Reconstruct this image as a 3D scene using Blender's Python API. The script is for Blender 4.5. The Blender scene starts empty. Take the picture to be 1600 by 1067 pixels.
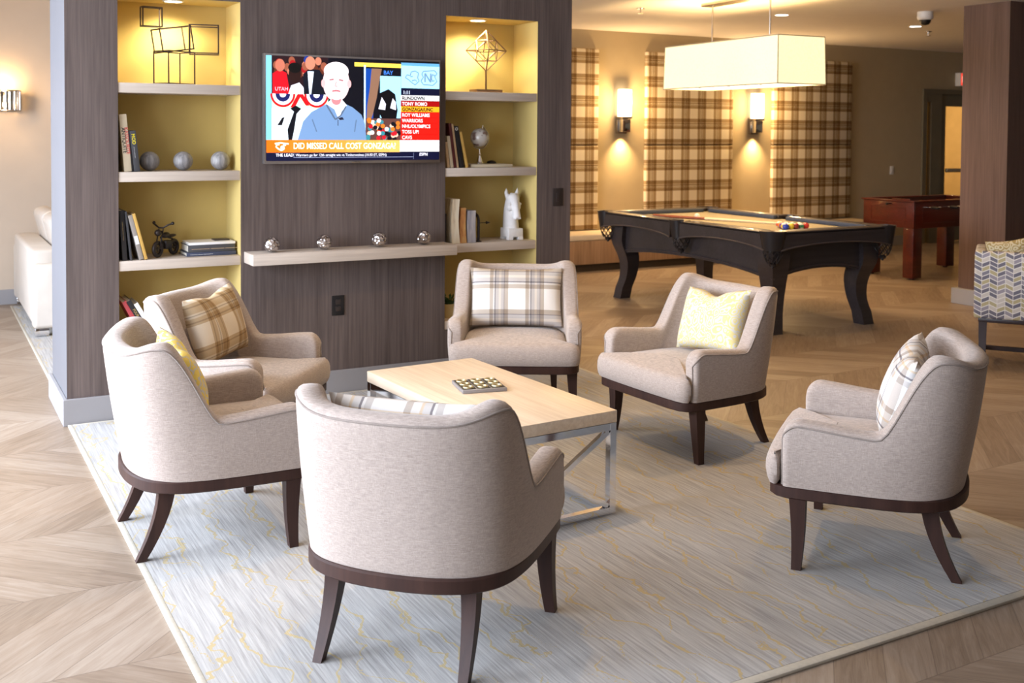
import bpy, bmesh, math, random
from mathutils import Vector, Matrix, Euler
random.seed(7)
SC = bpy.context.scene
COL = SC.collection
PI = math.pi
R = math.radians

# ------------------------------------------------------------------ camera
cd = bpy.data.cameras.new('camera')
cam = bpy.data.objects.new('camera', cd); COL.objects.link(cam)
cr = Vector((0.87300639, -0.4876597, 0.00691767)); cu = Vector((0.0107569, 0.03343365, 0.99938305)); cf = Vector((0.48759012, 0.87239338, -0.03443349))
cam.matrix_world = Matrix(((cr.x, cu.x, -cf.x, 0), (cr.y, cu.y, -cf.y, 0), (cr.z, cu.z, -cf.z, 1.65), (0, 0, 0, 1)))
cd.sensor_fit = 'HORIZONTAL'; cd.sensor_width = 36.0
cd.lens = 1665.33 / 1600 * 36.0
cd.shift_y = -272.36 / 1600
cd.clip_start = 0.05; cd.clip_end = 100
cd.dof.use_dof = True; cd.dof.focus_distance = 4.3; cd.dof.aperture_fstop = 4.5
SC.camera = cam

# ------------------------------------------------------------------ world, daylight, exposure
w = bpy.data.worlds.new('world'); SC.world = w; w.use_nodes = True
wb = w.node_tree.nodes['Background']; wb.inputs[0].default_value = (0.75, 0.85, 1.0, 1); wb.inputs[1].default_value = 1.0
SC.view_settings.view_transform = 'Standard'; SC.view_settings.look = 'None'
SC.view_settings.gamma = 1.0; SC.view_settings.use_curve_mapping = False
SC.view_settings.exposure = 0.0
SC.cycles.use_denoising = True
SC.cycles.max_bounces = 8; SC.cycles.diffuse_bounces = 4; SC.cycles.glossy_bounces = 4
SC.cycles.sample_clamp_indirect = 6.0
SC.cycles.caustics_reflective = False; SC.cycles.caustics_refractive = False

DAY = (0.76, 0.845, 1.0)
WARM = (1.0, 0.64, 0.29)

def area(name, loc, rot, sx, sy, power, col, spread=180):
    l = bpy.data.lights.new(name, 'AREA'); l.shape = 'RECTANGLE'; l.size = sx; l.size_y = sy
    l.energy = power; l.color = col; l.spread = R(spread)
    o = bpy.data.objects.new(name, l); COL.objects.link(o); o.location = loc; o.rotation_euler = rot
    return o
def spot(name, loc, power, col, angle=130, blend=0.9, rad=0.06, parent=None):
    l = bpy.data.lights.new(name, 'SPOT'); l.energy = power; l.color = col; l.spot_size = R(angle); l.spot_blend = blend; l.shadow_soft_size = rad
    o = bpy.data.objects.new(name, l); COL.objects.link(o); o.location = loc
    if parent: o.parent = parent
    return o
def point(name, loc, power, col, rad=0.05, parent=None):
    l = bpy.data.lights.new(name, 'POINT'); l.energy = power; l.color = col; l.shadow_soft_size = rad
    o = bpy.data.objects.new(name, l); COL.objects.link(o); o.location = loc
    if parent: o.parent = parent
    return o

WIN = [(0.6, 2.8), (3.4, 5.8), (6.2, 8.6)]           # window openings in the left wall (y0, y1)
P_DAY = 330
for a, b in WIN:
    area('window_daylight', (-2.55, (a + b) / 2, 1.6), (0, R(-64), 0), 2.3, b - a, P_DAY * (0.5 if b < 3 else 1.0), DAY, 150)
P_DOWN, P_NICHE, P_SCONCE, P_PEND = 118, 62, 48, 34

# ------------------------------------------------------------------ materials
MATS = {}
def newmat(name):
    m = bpy.data.materials.new(name); m.use_nodes = True; MATS[name] = m
    nt = m.node_tree; b = nt.nodes['Principled BSDF']
    return m, nt, b
def N(nt, typ, **kw):
    n = nt.nodes.new(typ)
    for k, v in kw.items(): setattr(n, k, v)
    return n
def math_n(nt, op, a, b=None, c=None):
    n = N(nt, 'ShaderNodeMath', operation=op)
    for i, v in enumerate((a, b, c)):
        if v is None: continue
        if isinstance(v, (int, float)): n.inputs[i].default_value = v
        else: nt.links.new(v, n.inputs[i])
    return n.outputs[0]
def coords(nt, kind='Object', scale=(1, 1, 1), rot=(0, 0, 0), loc=(0, 0, 0)):
    t = N(nt, 'ShaderNodeTexCoord'); m = N(nt, 'ShaderNodeMapping')
    m.inputs['Scale'].default_value = scale; m.inputs['Rotation'].default_value = rot; m.inputs['Location'].default_value = loc
    nt.links.new(t.outputs[kind], m.inputs['Vector']); return m.outputs[0]
def sep(nt, v):
    s = N(nt, 'ShaderNodeSeparateXYZ'); nt.links.new(v, s.inputs[0]); return s.outputs
def comb(nt, x, y, z=0.0):
    c = N(nt, 'ShaderNodeCombineXYZ')
    for i, v in enumerate((x, y, z)):
        if isinstance(v, (int, float)): c.inputs[i].default_value = v
        else: nt.links.new(v, c.inputs[i])
    return c.outputs[0]
def noise(nt, vec, scale=1.0, detail=3, rough=0.5, dist=0.0):
    n = N(nt, 'ShaderNodeTexNoise'); n.inputs['Scale'].default_value = scale; n.inputs['Detail'].default_value = detail
    n.inputs['Roughness'].default_value = rough; n.inputs['Distortion'].default_value = dist
    if vec is not None: nt.links.new(vec, n.inputs['Vector'])
    return n.outputs['Fac']
def ramp(nt, fac, stops, interp='LINEAR'):
    r = N(nt, 'ShaderNodeValToRGB'); r.color_ramp.interpolation = interp
    el = r.color_ramp.elements
    while len(el) > 1: el.remove(el[0])
    for i, (p, c) in enumerate(stops):
        e = el[0] if i == 0 else el.new(p)
        e.position = p; e.color = (c[0], c[1], c[2], 1)
    nt.links.new(fac, r.inputs[0]); return r.outputs[0]
def mixc(nt, fac, a, b, mode='MIX'):
    n = N(nt, 'ShaderNodeMix', data_type='RGBA', blend_type=mode)
    for sock, v in ((n.inputs[0], fac), (n.inputs[6], a), (n.inputs[7], b)):
        if isinstance(v, (int, float)): sock.default_value = v
        elif isinstance(v, tuple): sock.default_value = (v[0], v[1], v[2], 1)
        else: nt.links.new(v, sock)
    return n.outputs[2]
def bump(nt, b, h, strength=0.2, dist=0.002):
    n = N(nt, 'ShaderNodeBump'); n.inputs['Strength'].default_value = strength; n.inputs['Distance'].default_value = dist
    nt.links.new(h, n.inputs['Height']); nt.links.new(n.outputs[0], b.inputs['Normal'])
def plain(name, col, rough=0.6, metal=0.0, spec=0.5, coat=0.0, var=0.06, vscale=6.0):
    m, nt, b = newmat(name)
    f = noise(nt, coords(nt), vscale, 3)
    c = ramp(nt, f, [(0.3, tuple(x * (1 - var) for x in col)), (0.7, tuple(min(1, x * (1 + var)) for x in col))])
    nt.links.new(c, b.inputs['Base Color'])
    b.inputs['Roughness'].default_value = rough; b.inputs['Metallic'].default_value = metal
    b.inputs['Specular IOR Level'].default_value = spec; b.inputs['Coat Weight'].default_value = coat
    return m
def emit(name, col, strength):
    m, nt, b = newmat(name)
    b.inputs['Base Color'].default_value = (*col, 1); b.inputs['Emission Color'].default_value = (*col, 1)
    b.inputs['Emission Strength'].default_value = strength; b.inputs['Roughness'].default_value = 0.5
    return m
def woodmat(name, dark, light, axis='Z', rough=0.45, fine=60.0, coarse=5.0, stretch=0.035, spec=0.4, coat=0.0):
    m, nt, b = newmat(name)
    sc = {'X': (stretch, 1, 1), 'Y': (1, stretch, 1), 'Z': (1, 1, stretch)}[axis]
    v = coords(nt, 'Object', sc)
    f1 = noise(nt, v, fine, 4, 0.6); f2 = noise(nt, v, coarse, 3, 0.5, 0.6)
    f = math_n(nt, 'MULTIPLY_ADD', f1, 0.55, math_n(nt, 'MULTIPLY', f2, 0.45))
    mid = tuple((a + c) / 2 for a, c in zip(dark, light))
    c = ramp(nt, f, [(0.34, dark), (0.5, mid), (0.66, light)])
    nt.links.new(c, b.inputs['Base Color']); b.inputs['Roughness'].default_value = rough
    b.inputs['Specular IOR Level'].default_value = spec; b.inputs['Coat Weight'].default_value = coat
    bump(nt, b, f1, 0.12, 0.001)
    return m

# linen upholstery
def linen(name, dark, light, rough=0.92):
    m, nt, b = newmat(name)
    v = coords(nt, 'Object')
    s = coords(nt, 'Object', (45, 45, 700)); s2 = coords(nt, 'Object', (500, 500, 60)); 
    a = noise(nt, s, 1.0, 3, 0.6); c = noise(nt, s2, 1.0, 2, 0.6); d = noise(nt, v, 650, 2, 0.6)
    f = math_n(nt, 'ADD', math_n(nt, 'MULTIPLY', a, 0.5), math_n(nt, 'ADD', math_n(nt, 'MULTIPLY', c, 0.25), math_n(nt, 'MULTIPLY', d, 0.25)))
    col = ramp(nt, f, [(0.38, dark), (0.62, light)])
    nt.links.new(col, b.inputs['Base Color']); b.inputs['Roughness'].default_value = rough
    b.inputs['Specular IOR Level'].default_value = 0.15; b.inputs['Sheen Weight'].default_value = 0.25; b.inputs['Sheen Roughness'].default_value = 0.5
    bump(nt, b, f, 0.25, 0.002)
    return m
linen('linen', (0.31, 0.252, 0.216), (0.53, 0.440, 0.382))
linen('linen_piping', (0.22, 0.18, 0.155), (0.36, 0.30, 0.26))
plain('leather_cream', (0.60, 0.54, 0.47), 0.45)
woodmat('dark_wood', (0.030, 0.013, 0.010), (0.056, 0.025, 0.018), 'Z', 0.48, 40, 6, 0.05, spec=0.3)
woodmat('oak_top', (0.64, 0.50, 0.36), (0.84, 0.71, 0.55), 'Y', 0.42, 55, 6, 0.04)
woodmat('oak_shelf', (0.48, 0.40, 0.33), (0.64, 0.55, 0.46), 'X', 0.5, 60, 6, 0.04)
woodmat('partition_wood', (0.078, 0.058, 0.052), (0.165, 0.126, 0.112), 'Z', 0.5, 70, 9, 0.03)
woodmat('pillar_wood', (0.095, 0.055, 0.042), (0.165, 0.10, 0.078), 'Z', 0.5, 70, 9, 0.03)
woodmat('bench_wood', (0.20, 0.115, 0.06), (0.34, 0.21, 0.12), 'Z', 0.5, 50, 8, 0.04)
woodmat('mahogany', (0.065, 0.009, 0.005), (0.12, 0.017, 0.009), 'X', 0.3, 40, 6, 0.05, coat=0.3)
woodmat('espresso_edge', (0.055, 0.044, 0.044), (0.085, 0.068, 0.068), 'X', 0.35, 40, 6, 0.05, coat=0.3)
woodmat('espresso', (0.027, 0.021, 0.022), (0.046, 0.037, 0.039), 'X', 0.38, 40, 6, 0.05, coat=0.35)
woodmat('cue_butt', (0.20, 0.05, 0.02), (0.33, 0.09, 0.04), 'X', 0.25, 40, 6, 0.05)
woodmat('cue_shaft', (0.74, 0.62, 0.42), (0.85, 0.74, 0.54), 'X', 0.3, 40, 6, 0.05)
plain('wall_tan', (0.44, 0.36, 0.23), 0.8, spec=0.2, var=0.02)
plain('wall_cream', (0.56, 0.46, 0.36), 0.8, spec=0.2, var=0.02)
plain('ceiling_white', (0.74, 0.70, 0.66), 0.9, spec=0.1, var=0.015)
plain('niche_yellow', (0.60, 0.455, 0.165), 0.7, spec=0.2, var=0.03)
plain('paint_grey', (0.36, 0.36, 0.385), 0.5, var=0.02)
plain('partition_paint', (0.135, 0.135, 0.147), 0.5, var=0.02)
plain('baseboard_grey', (0.30, 0.29, 0.295), 0.5, var=0.02)
plain('door_frame_dark', (0.165, 0.14, 0.09), 0.5)
plain('hall_beige', (0.62, 0.50, 0.30), 0.8)
plain('chrome', (0.90, 0.90, 0.92), 0.08, 1.0, var=0.02)
plain('nickel', (0.55, 0.50, 0.44), 0.25, 1.0, var=0.04)
plain('black_plastic', (0.012, 0.011, 0.012), 0.35)
plain('dark_plastic', (0.035, 0.025, 0.022), 0.4)
plain('tv_bezel', (0.30, 0.28, 0.27), 0.3, 0.8)
plain('white_plastic', (0.78, 0.76, 0.72), 0.4)
plain('black_metal', (0.03, 0.022, 0.02), 0.45, 0.5)
plain('bronze_wire', (0.045, 0.026, 0.018), 0.5, 0.2)
plain('copper_rod', (0.17, 0.095, 0.055), 0.4, 0.5)
plain('plaster_white', (0.78, 0.75, 0.72), 0.7, var=0.05, vscale=30)
plain('paper', (0.74, 0.68, 0.56), 0.9)
plain('book_black', (0.015, 0.014, 0.016), 0.4)
plain('book_charcoal', (0.06, 0.06, 0.065), 0.5)
plain('book_cream', (0.62, 0.52, 0.36), 0.6)
plain('book_white', (0.80, 0.78, 0.76), 0.5)
plain('book_red', (0.48, 0.06, 0.07), 0.5)
plain('book_maroon', (0.10, 0.015, 0.015), 0.5)
plain('book_yellow', (0.66, 0.40, 0.10), 0.55)
plain('book_tan', (0.52, 0.36, 0.20), 0.55)
plain('book_grey', (0.34, 0.30, 0.26), 0.6)
plain('book_navy', (0.05, 0.06, 0.10), 0.45)
plain('ink_black', (0.02, 0.015, 0.015), 0.6)
plain('ink_red', (0.60, 0.07, 0.06), 0.6)
plain('ink_yellow', (0.80, 0.66, 0.03), 0.6)
plain('ink_white', (0.8, 0.8, 0.78), 0.6)
plain('ink_gold', (0.45, 0.32, 0.12), 0.5)
plain('gold', (0.66, 0.54, 0.30), 0.35, 0.7)
plain('tile_grey', (0.30, 0.29, 0.30), 0.45, 0.3)
plain('globe_silver', (0.60, 0.58, 0.55), 0.3, 0.4)
plain('terracotta', (0.55, 0.44, 0.22), 0.6)
plain('leaf_green', (0.05, 0.12, 0.03), 0.5, var=0.3, vscale=25)
plain('cushion_blue', (0.045, 0.06, 0.10), 0.7)
plain('bed_cloth', (0.34, 0.295, 0.21), 0.95, spec=0.1, var=0.03, vscale=40)
plain('pocket_leather', (0.015, 0.013, 0.014), 0.3)
plain('rubber', (0.02, 0.02, 0.02), 0.8)
plain('felt_green', (0.06, 0.12, 0.05), 0.9)
plain('bench_fabric', (0.60, 0.50, 0.36), 0.9)
plain('shade_trim', (0.55, 0.45, 0.30), 0.7)
plain('counter_brown', (0.16, 0.10, 0.045), 0.4)
plain('counter_dark', (0.035, 0.022, 0.012), 0.5)
emit('lens_white', (1.0, 0.93, 0.82), 12)
emit('lens_warm', (1.0, 0.90, 0.62), 14)
emit('sconce_glass', (1.0, 0.86, 0.64), 5.0)
emit('exit_red', (1.0, 0.07, 0.04), 1.1)
emit('exit_letter', (1.0, 0.55, 0.45), 1.6)
emit('shade_diffuser', (1.0, 0.92, 0.72), 2.2)

# driftwood / agate slabs
def slab(name, stops, sc):
    m, nt, b = newmat(name); f = noise(nt, coords(nt, 'Object', sc), 3, 4, 0.6, 1.0)
    nt.links.new(ramp(nt, f, stops), b.inputs['Base Color']); b.inputs['Roughness'].default_value = 0.5
slab('slab_cream', [(0.3, (0.45, 0.33, 0.2)), (0.5, (0.78, 0.68, 0.5)), (0.7, (0.85, 0.78, 0.62))], (4, 4, 1))
slab('slab_orange', [(0.3, (0.22, 0.08, 0.03)), (0.5, (0.5, 0.22, 0.07)), (0.7, (0.62, 0.38, 0.14))], (4, 4, 2))
slab('slab_grey', [(0.3, (0.20, 0.19, 0.21)), (0.5, (0.36, 0.34, 0.36)), (0.7, (0.55, 0.50, 0.47))], (5, 5, 1.5))
slab('stone_ball', [(0.3, (0.17, 0.16, 0.165)), (0.5, (0.30, 0.285, 0.28)), (0.7, (0.45, 0.43, 0.41))], (14, 14, 1.2))
# hammered silver
m, nt, b = newmat('hammered_silver')
v = N(nt, 'ShaderNodeTexVoronoi'); v.inputs['Scale'].default_value = 55; nt.links.new(coords(nt), v.inputs['Vector'])
nt.links.new(ramp(nt, v.outputs['Distance'], [(0.1, (0.85, 0.82, 0.8)), (0.6, (0.55, 0.5, 0.48))]), b.inputs['Base Color'])
b.inputs['Metallic'].default_value = 1.0; b.inputs['Roughness'].default_value = 0.13; bump(nt, b, v.outputs['Distance'], 0.9, 0.012)
# globe map
m, nt, b = newmat('globe_map')
f = noise(nt, coords(nt), 16, 4, 0.55)
nt.links.new(ramp(nt, f, [(0.54, (0.66, 0.64, 0.60)), (0.60, (0.26, 0.18, 0.16))]), b.inputs['Base Color'])
b.inputs['Roughness'].default_value = 0.35; b.inputs['Metallic'].default_value = 0.25

# lamp shade: fabric lit from inside
m, nt, b = newmat('lamp_shade')
f = noise(nt, coords(nt, 'Object', (1, 1, 1)), 90, 2)
nt.links.new(ramp(nt, f, [(0.3, (0.93, 0.80, 0.42)), (0.7, (1.0, 0.88, 0.52))]), b.inputs['Emission Color'])
b.inputs['Base Color'].default_value = (0.8, 0.72, 0.5, 1); b.inputs['Emission Strength'].default_value = 1.02; b.inputs['Roughness'].default_value = 0.9

# chevron plank floor
m, nt, b = newmat('chevron_planks')
o = sep(nt, coords(nt, 'Object'))
RH, PW = 0.62, 0.215
yr = math_n(nt, 'DIVIDE', math_n(nt, 'ADD', o[1], 0.33), RH); row = math_n(nt, 'FLOOR', yr); fy = math_n(nt, 'MULTIPLY', math_n(nt, 'FRACT', yr), RH)
par = math_n(nt, 'FLOORED_MODULO', row, 2.0); sg = math_n(nt, 'MULTIPLY_ADD', par, 2.0, -1.0)
fc = math_n(nt, 'SUBTRACT', fy, RH / 2)
sx = math_n(nt, 'DIVIDE', math_n(nt, 'ADD', o[0], math_n(nt, 'MULTIPLY', sg, fc)), PW)
pid = math_n(nt, 'FLOOR', sx); fs = math_n(nt, 'FRACT', sx)
wn = N(nt, 'ShaderNodeTexWhiteNoise', noise_dimensions='2D'); nt.links.new(comb(nt, pid, row), wn.inputs['Vector'])
along = math_n(nt, 'SUBTRACT', o[0], math_n(nt, 'MULTIPLY', sg, fc))
gv = comb(nt, math_n(nt, 'MULTIPLY', along, 1.1), math_n(nt, 'MULTIPLY', sx, 2.4), math_n(nt, 'MULTIPLY', wn.outputs['Value'], 30.0))
g1 = noise(nt, gv, 2.2, 6, 0.62, 1.2)
g2 = noise(nt, comb(nt, math_n(nt, 'MULTIPLY', along, 2.0), math_n(nt, 'MULTIPLY', sx, 30.0), row), 2.0, 3, 0.6)
gg = math_n(nt, 'ADD', math_n(nt, 'MULTIPLY', g1, 0.6), math_n(nt, 'ADD', math_n(nt, 'MULTIPLY', g2, 0.25), math_n(nt, 'MULTIPLY', wn.outputs['Value'], 0.22)))
col = ramp(nt, gg, [(0.28, (0.175, 0.124, 0.084)), (0.5, (0.270, 0.203, 0.148)), (0.76, (0.38, 0.31, 0.245))])
e1 = math_n(nt, 'MINIMUM', fs, math_n(nt, 'SUBTRACT', 1.0, fs)); e1 = math_n(nt, 'MULTIPLY', e1, PW)
e2 = math_n(nt, 'MINIMUM', fy, math_n(nt, 'SUBTRACT', RH, fy))
ed = math_n(nt, 'LESS_THAN', math_n(nt, 'MINIMUM', e1, e2), 0.0022)
col = mixc(nt, math_n(nt, 'MULTIPLY', ed, 0.55), col, (0.12, 0.085, 0.06))
nt.links.new(col, b.inputs['Base Color']); b.inputs['Roughness'].default_value = 0.42; b.inputs['Specular IOR Level'].default_value = 0.4
bump(nt, b, g2, 0.06, 0.001)

# rug: streaky grey pile with meandering yellow lines
m, nt, b = newmat('rug_pile')
o = sep(nt, coords(nt, 'Object'))
st = noise(nt, comb(nt, math_n(nt, 'MULTIPLY', o[0], 110.0), math_n(nt, 'MULTIPLY', o[1], 3.5)), 1.0, 4, 0.6)
st2 = noise(nt, comb(nt, math_n(nt, 'MULTIPLY', o[0], 2.2), math_n(nt, 'MULTIPLY', o[1], 1.2)), 1.0, 2, 0.5)
sf = math_n(nt, 'ADD', math_n(nt, 'MULTIPLY', st, 0.75), math_n(nt, 'MULTIPLY', st2, 0.25))
base = ramp(nt, sf, [(0.30, (0.245, 0.232, 0.22)), (0.5, (0.39, 0.375, 0.355)), (0.70, (0.53, 0.515, 0.485))])
wx = noise(nt, comb(nt, math_n(nt, 'MULTIPLY', o[0], 1.6), math_n(nt, 'MULTIPLY', o[1], 1.8)), 1.0, 1, 0.4)
wx2 = noise(nt, comb(nt, math_n(nt, 'MULTIPLY', o[0], 3.0), math_n(nt, 'MULTIPLY', o[1], 7.0)), 1.0, 1, 0.4)
wx3 = noise(nt, comb(nt, o[0], o[1]), 26.0, 2, 0.5)
pil = noise(nt, comb(nt, o[0], o[1]), 150, 2, 0.6)
lms = []
for fr, off, thr in ((6.2, 0.0, 0.45), (4.4, 7.3, 0.47)):
    ph = math_n(nt, 'ADD', math_n(nt, 'MULTIPLY_ADD', o[0], fr, off), math_n(nt, 'ADD', math_n(nt, 'MULTIPLY', wx, 2.2 if off else -1.9), math_n(nt, 'ADD', math_n(nt, 'MULTIPLY', wx2, 1.15 if off else 0.95), math_n(nt, 'MULTIPLY', wx3, 0.26))))
    ln = math_n(nt, 'ABSOLUTE', math_n(nt, 'SUBTRACT', math_n(nt, 'FRACT', ph), 0.5))
    brk = noise(nt, comb(nt, math_n(nt, 'ADD', o[0], off), o[1]), 2.4, 2, 0.5)
    lms.append(math_n(nt, 'MULTIPLY', math_n(nt, 'LESS_THAN', ln, 0.030 if not off else 0.021), math_n(nt, 'GREATER_THAN', math_n(nt, 'ADD', math_n(nt, 'MULTIPLY', brk, 0.7), math_n(nt, 'MULTIPLY', pil, 0.3)), thr)))
lm = math_n(nt, 'MAXIMUM', lms[0], lms[1])
col = mixc(nt, math_n(nt, 'MULTIPLY', lm, 0.85), base, (0.46, 0.35, 0.15))
nt.links.new(col, b.inputs['Base Color']); b.inputs['Roughness'].default_value = 0.95; b.inputs['Specular IOR Level'].default_value = 0.1
b.inputs['Sheen Weight'].default_value = 0.15
bump(nt, b, math_n(nt, 'ADD', st, math_n(nt, 'MULTIPLY', lm, 0.5)), 0.35, 0.004)
plain('rug_binding', (0.50, 0.46, 0.38), 0.9, vscale=60)

# plaids: coverage of two stripe sets
def plaid(name, ax, ay, rep, stops, ground, loc=(0, 0, 0), rough=0.9, weave=True):
    """stops: list of (position, colour) multiplied along both axes"""
    m, nt, b = newmat(name)
    o = sep(nt, coords(nt, 'Object', loc=loc))
    fu = math_n(nt, 'FRACT', math_n(nt, 'DIVIDE', o['XYZ'.index(ax)], rep[0])); fv = math_n(nt, 'FRACT', math_n(nt, 'DIVIDE', o['XYZ'.index(ay)], rep[1]))
    cu = ramp(nt, fu, stops, 'CONSTANT'); cv = ramp(nt, fv, stops, 'CONSTANT')
    c = mixc(nt, 1.0, cu, cv, 'MULTIPLY'); c = mixc(nt, 1.0, c, ground, 'MULTIPLY')
    nz = noise(nt, coords(nt, 'Object', (500, 500, 500)), 1.0, 2)
    c = mixc(nt, 0.25, c, ramp(nt, nz, [(0.3, (0.75, 0.75, 0.75)), (0.7, (1, 1, 1))]), 'MULTIPLY')
    nt.links.new(c, b.inputs['Base Color']); b.inputs['Roughness'].default_value = rough; b.inputs['Specular IOR Level'].default_value = 0.15
    bump(nt, b, nz, 0.1, 0.001)
    return m
W1 = (1, 1, 1); T1 = (0.70, 0.61, 0.49); G1 = (0.52, 0.50, 0.50); D1 = (0.22, 0.19, 0.18); L1 = (0.86, 0.84, 0.80)
plaid('plaid_panel', 'X', 'Z', (0.262, 0.262), [(0, W1), (0.42, (0.46, 0.37, 0.26)), (0.57, (0.9, 0.87, 0.8)), (0.595, (0.24, 0.18, 0.13)), (0.625, (0.95, 0.93, 0.88)), (0.655, (0.46, 0.37, 0.26)), (0.70, (0.24, 0.18, 0.13)), (0.72, (0.92, 0.88, 0.8)), (0.75, (0.46, 0.37, 0.26)), (0.93, W1)], (0.74, 0.66, 0.50))
plaid('plaid_brown', 'Y', 'Z', (0.215, 0.22), [(0, W1), (0.50, T1), (0.55, (0.5, 0.42, 0.33)), (0.58, T1), (0.66, L1), (0.70, G1), (0.72, L1), (0.76, T1), (0.90, (0.5, 0.42, 0.33)), (0.93, T1)], (0.80, 0.70, 0.55), loc=(0, 0.05, 0.07))
plaid('plaid_grey', 'Y', 'Z', (0.215, 0.26), [(0, W1), (0.40, (0.62, 0.56, 0.50)), (0.50, (0.85, 0.84, 0.84)), (0.54, (0.30, 0.29, 0.32)), (0.57, (0.66, 0.64, 0.64)), (0.66, (0.85, 0.8, 0.74)), (0.72, (0.66, 0.64, 0.64)), (0.80, (0.36, 0.34, 0.36)), (0.82, (0.62, 0.56, 0.5)), (0.92, W1)], (0.82, 0.79, 0.74), loc=(0, 0.03, 0.06))
plaid('plaid_white', 'Y', 'Z', (0.24, 0.22), [(0, W1), (0.46, (0.74, 0.71, 0.69)), (0.56, (0.94, 0.93, 0.92)), (0.60, (0.32, 0.30, 0.32)), (0.635, (0.80, 0.78, 0.77)), (0.74, (0.86, 0.72, 0.56)), (0.78, (0.92, 0.9, 0.88)), (0.90, (0.66, 0.60, 0.55))], (0.84, 0.82, 0.79), loc=(0, 0.02, 0.03))
# yellow scribble / trellis
def scribble(name, sc, ca, cb, wd):
    m, nt, b = newmat(name)
    v = coords(nt, 'Object')
    dn = N(nt, 'ShaderNodeTexNoise'); dn.inputs['Scale'].default_value = 14; nt.links.new(v, dn.inputs['Vector'])
    vv = N(nt, 'ShaderNodeVectorMath', operation='MULTIPLY_ADD'); nt.links.new(dn.outputs['Color'], vv.inputs[0]); vv.inputs[1].default_value = (0.05, 0.05, 0.05); nt.links.new(v, vv.inputs[2])
    vo = N(nt, 'ShaderNodeTexVoronoi'); vo.inputs['Scale'].default_value = sc; nt.links.new(vv.outputs[0], vo.inputs['Vector'])
    r1 = math_n(nt, 'FRACT', math_n(nt, 'MULTIPLY', vo.outputs['Distance'], 3.2))
    k = math_n(nt, 'LESS_THAN', math_n(nt, 'ABSOLUTE', math_n(nt, 'SUBTRACT', r1, 0.5)), wd)
    nt.links.new(mixc(nt, k, cb, ca), b.inputs['Base Color']); b.inputs['Roughness'].default_value = 0.85; b.inputs['Specular IOR Level'].default_value = 0.2
scribble('scribble_yellow', 24, (0.70, 0.60, 0.27), (0.60, 0.585, 0.53), 0.26)
scribble('gold_print', 22, (0.36, 0.26, 0.10), (0.60, 0.52, 0.34), 0.22)
scribble('trellis_yellow', 17, (0.80, 0.64, 0.16), (0.58, 0.57, 0.54), 0.30)
# chevron upholstery
for cname, cax in (('chevron_fabric', 1), ('chevron_fabric_side', 0)):
    m, nt, b = newmat(cname)
    o = sep(nt, coords(nt, 'Object'))
    cw, ch = 0.050, 0.031
    u = math_n(nt, 'DIVIDE', o[cax], cw); cell = math_n(nt, 'FLOOR', u); fu = math_n(nt, 'FRACT', u)
    par = math_n(nt, 'FLOORED_MODULO', cell, 2.0)
    tri = math_n(nt, 'ADD', math_n(nt, 'MULTIPLY', par, fu), math_n(nt, 'MULTIPLY', math_n(nt, 'SUBTRACT', 1.0, par), math_n(nt, 'SUBTRACT', 1.0, fu)))
    vv = math_n(nt, 'DIVIDE', math_n(nt, 'SUBTRACT', o[2], math_n(nt, 'MULTIPLY', tri, 0.024)), ch)
    rw = math_n(nt, 'FLOOR', vv); fv = math_n(nt, 'FRACT', vv)
    wn = N(nt, 'ShaderNodeTexWhiteNoise', noise_dimensions='2D'); nt.links.new(comb(nt, cell, rw), wn.inputs['Vector'])
    cc = ramp(nt, wn.outputs['Value'], [(0, (0.15, 0.14, 0.17)), (0.3, (0.42, 0.36, 0.20)), (0.55, (0.30, 0.27, 0.30)), (0.72, (0.55, 0.50, 0.44)), (0.9, (0.2, 0.19, 0.22))], 'CONSTANT')
    gap = math_n(nt, 'MAXIMUM', math_n(nt, 'LESS_THAN', fv, 0.20), math_n(nt, 'LESS_THAN', fu, 0.07))
    nt.links.new(mixc(nt, gap, cc, (0.72, 0.68, 0.62)), b.inputs['Base Color']); b.inputs['Roughness'].default_value = 0.85

M = MATS

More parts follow.
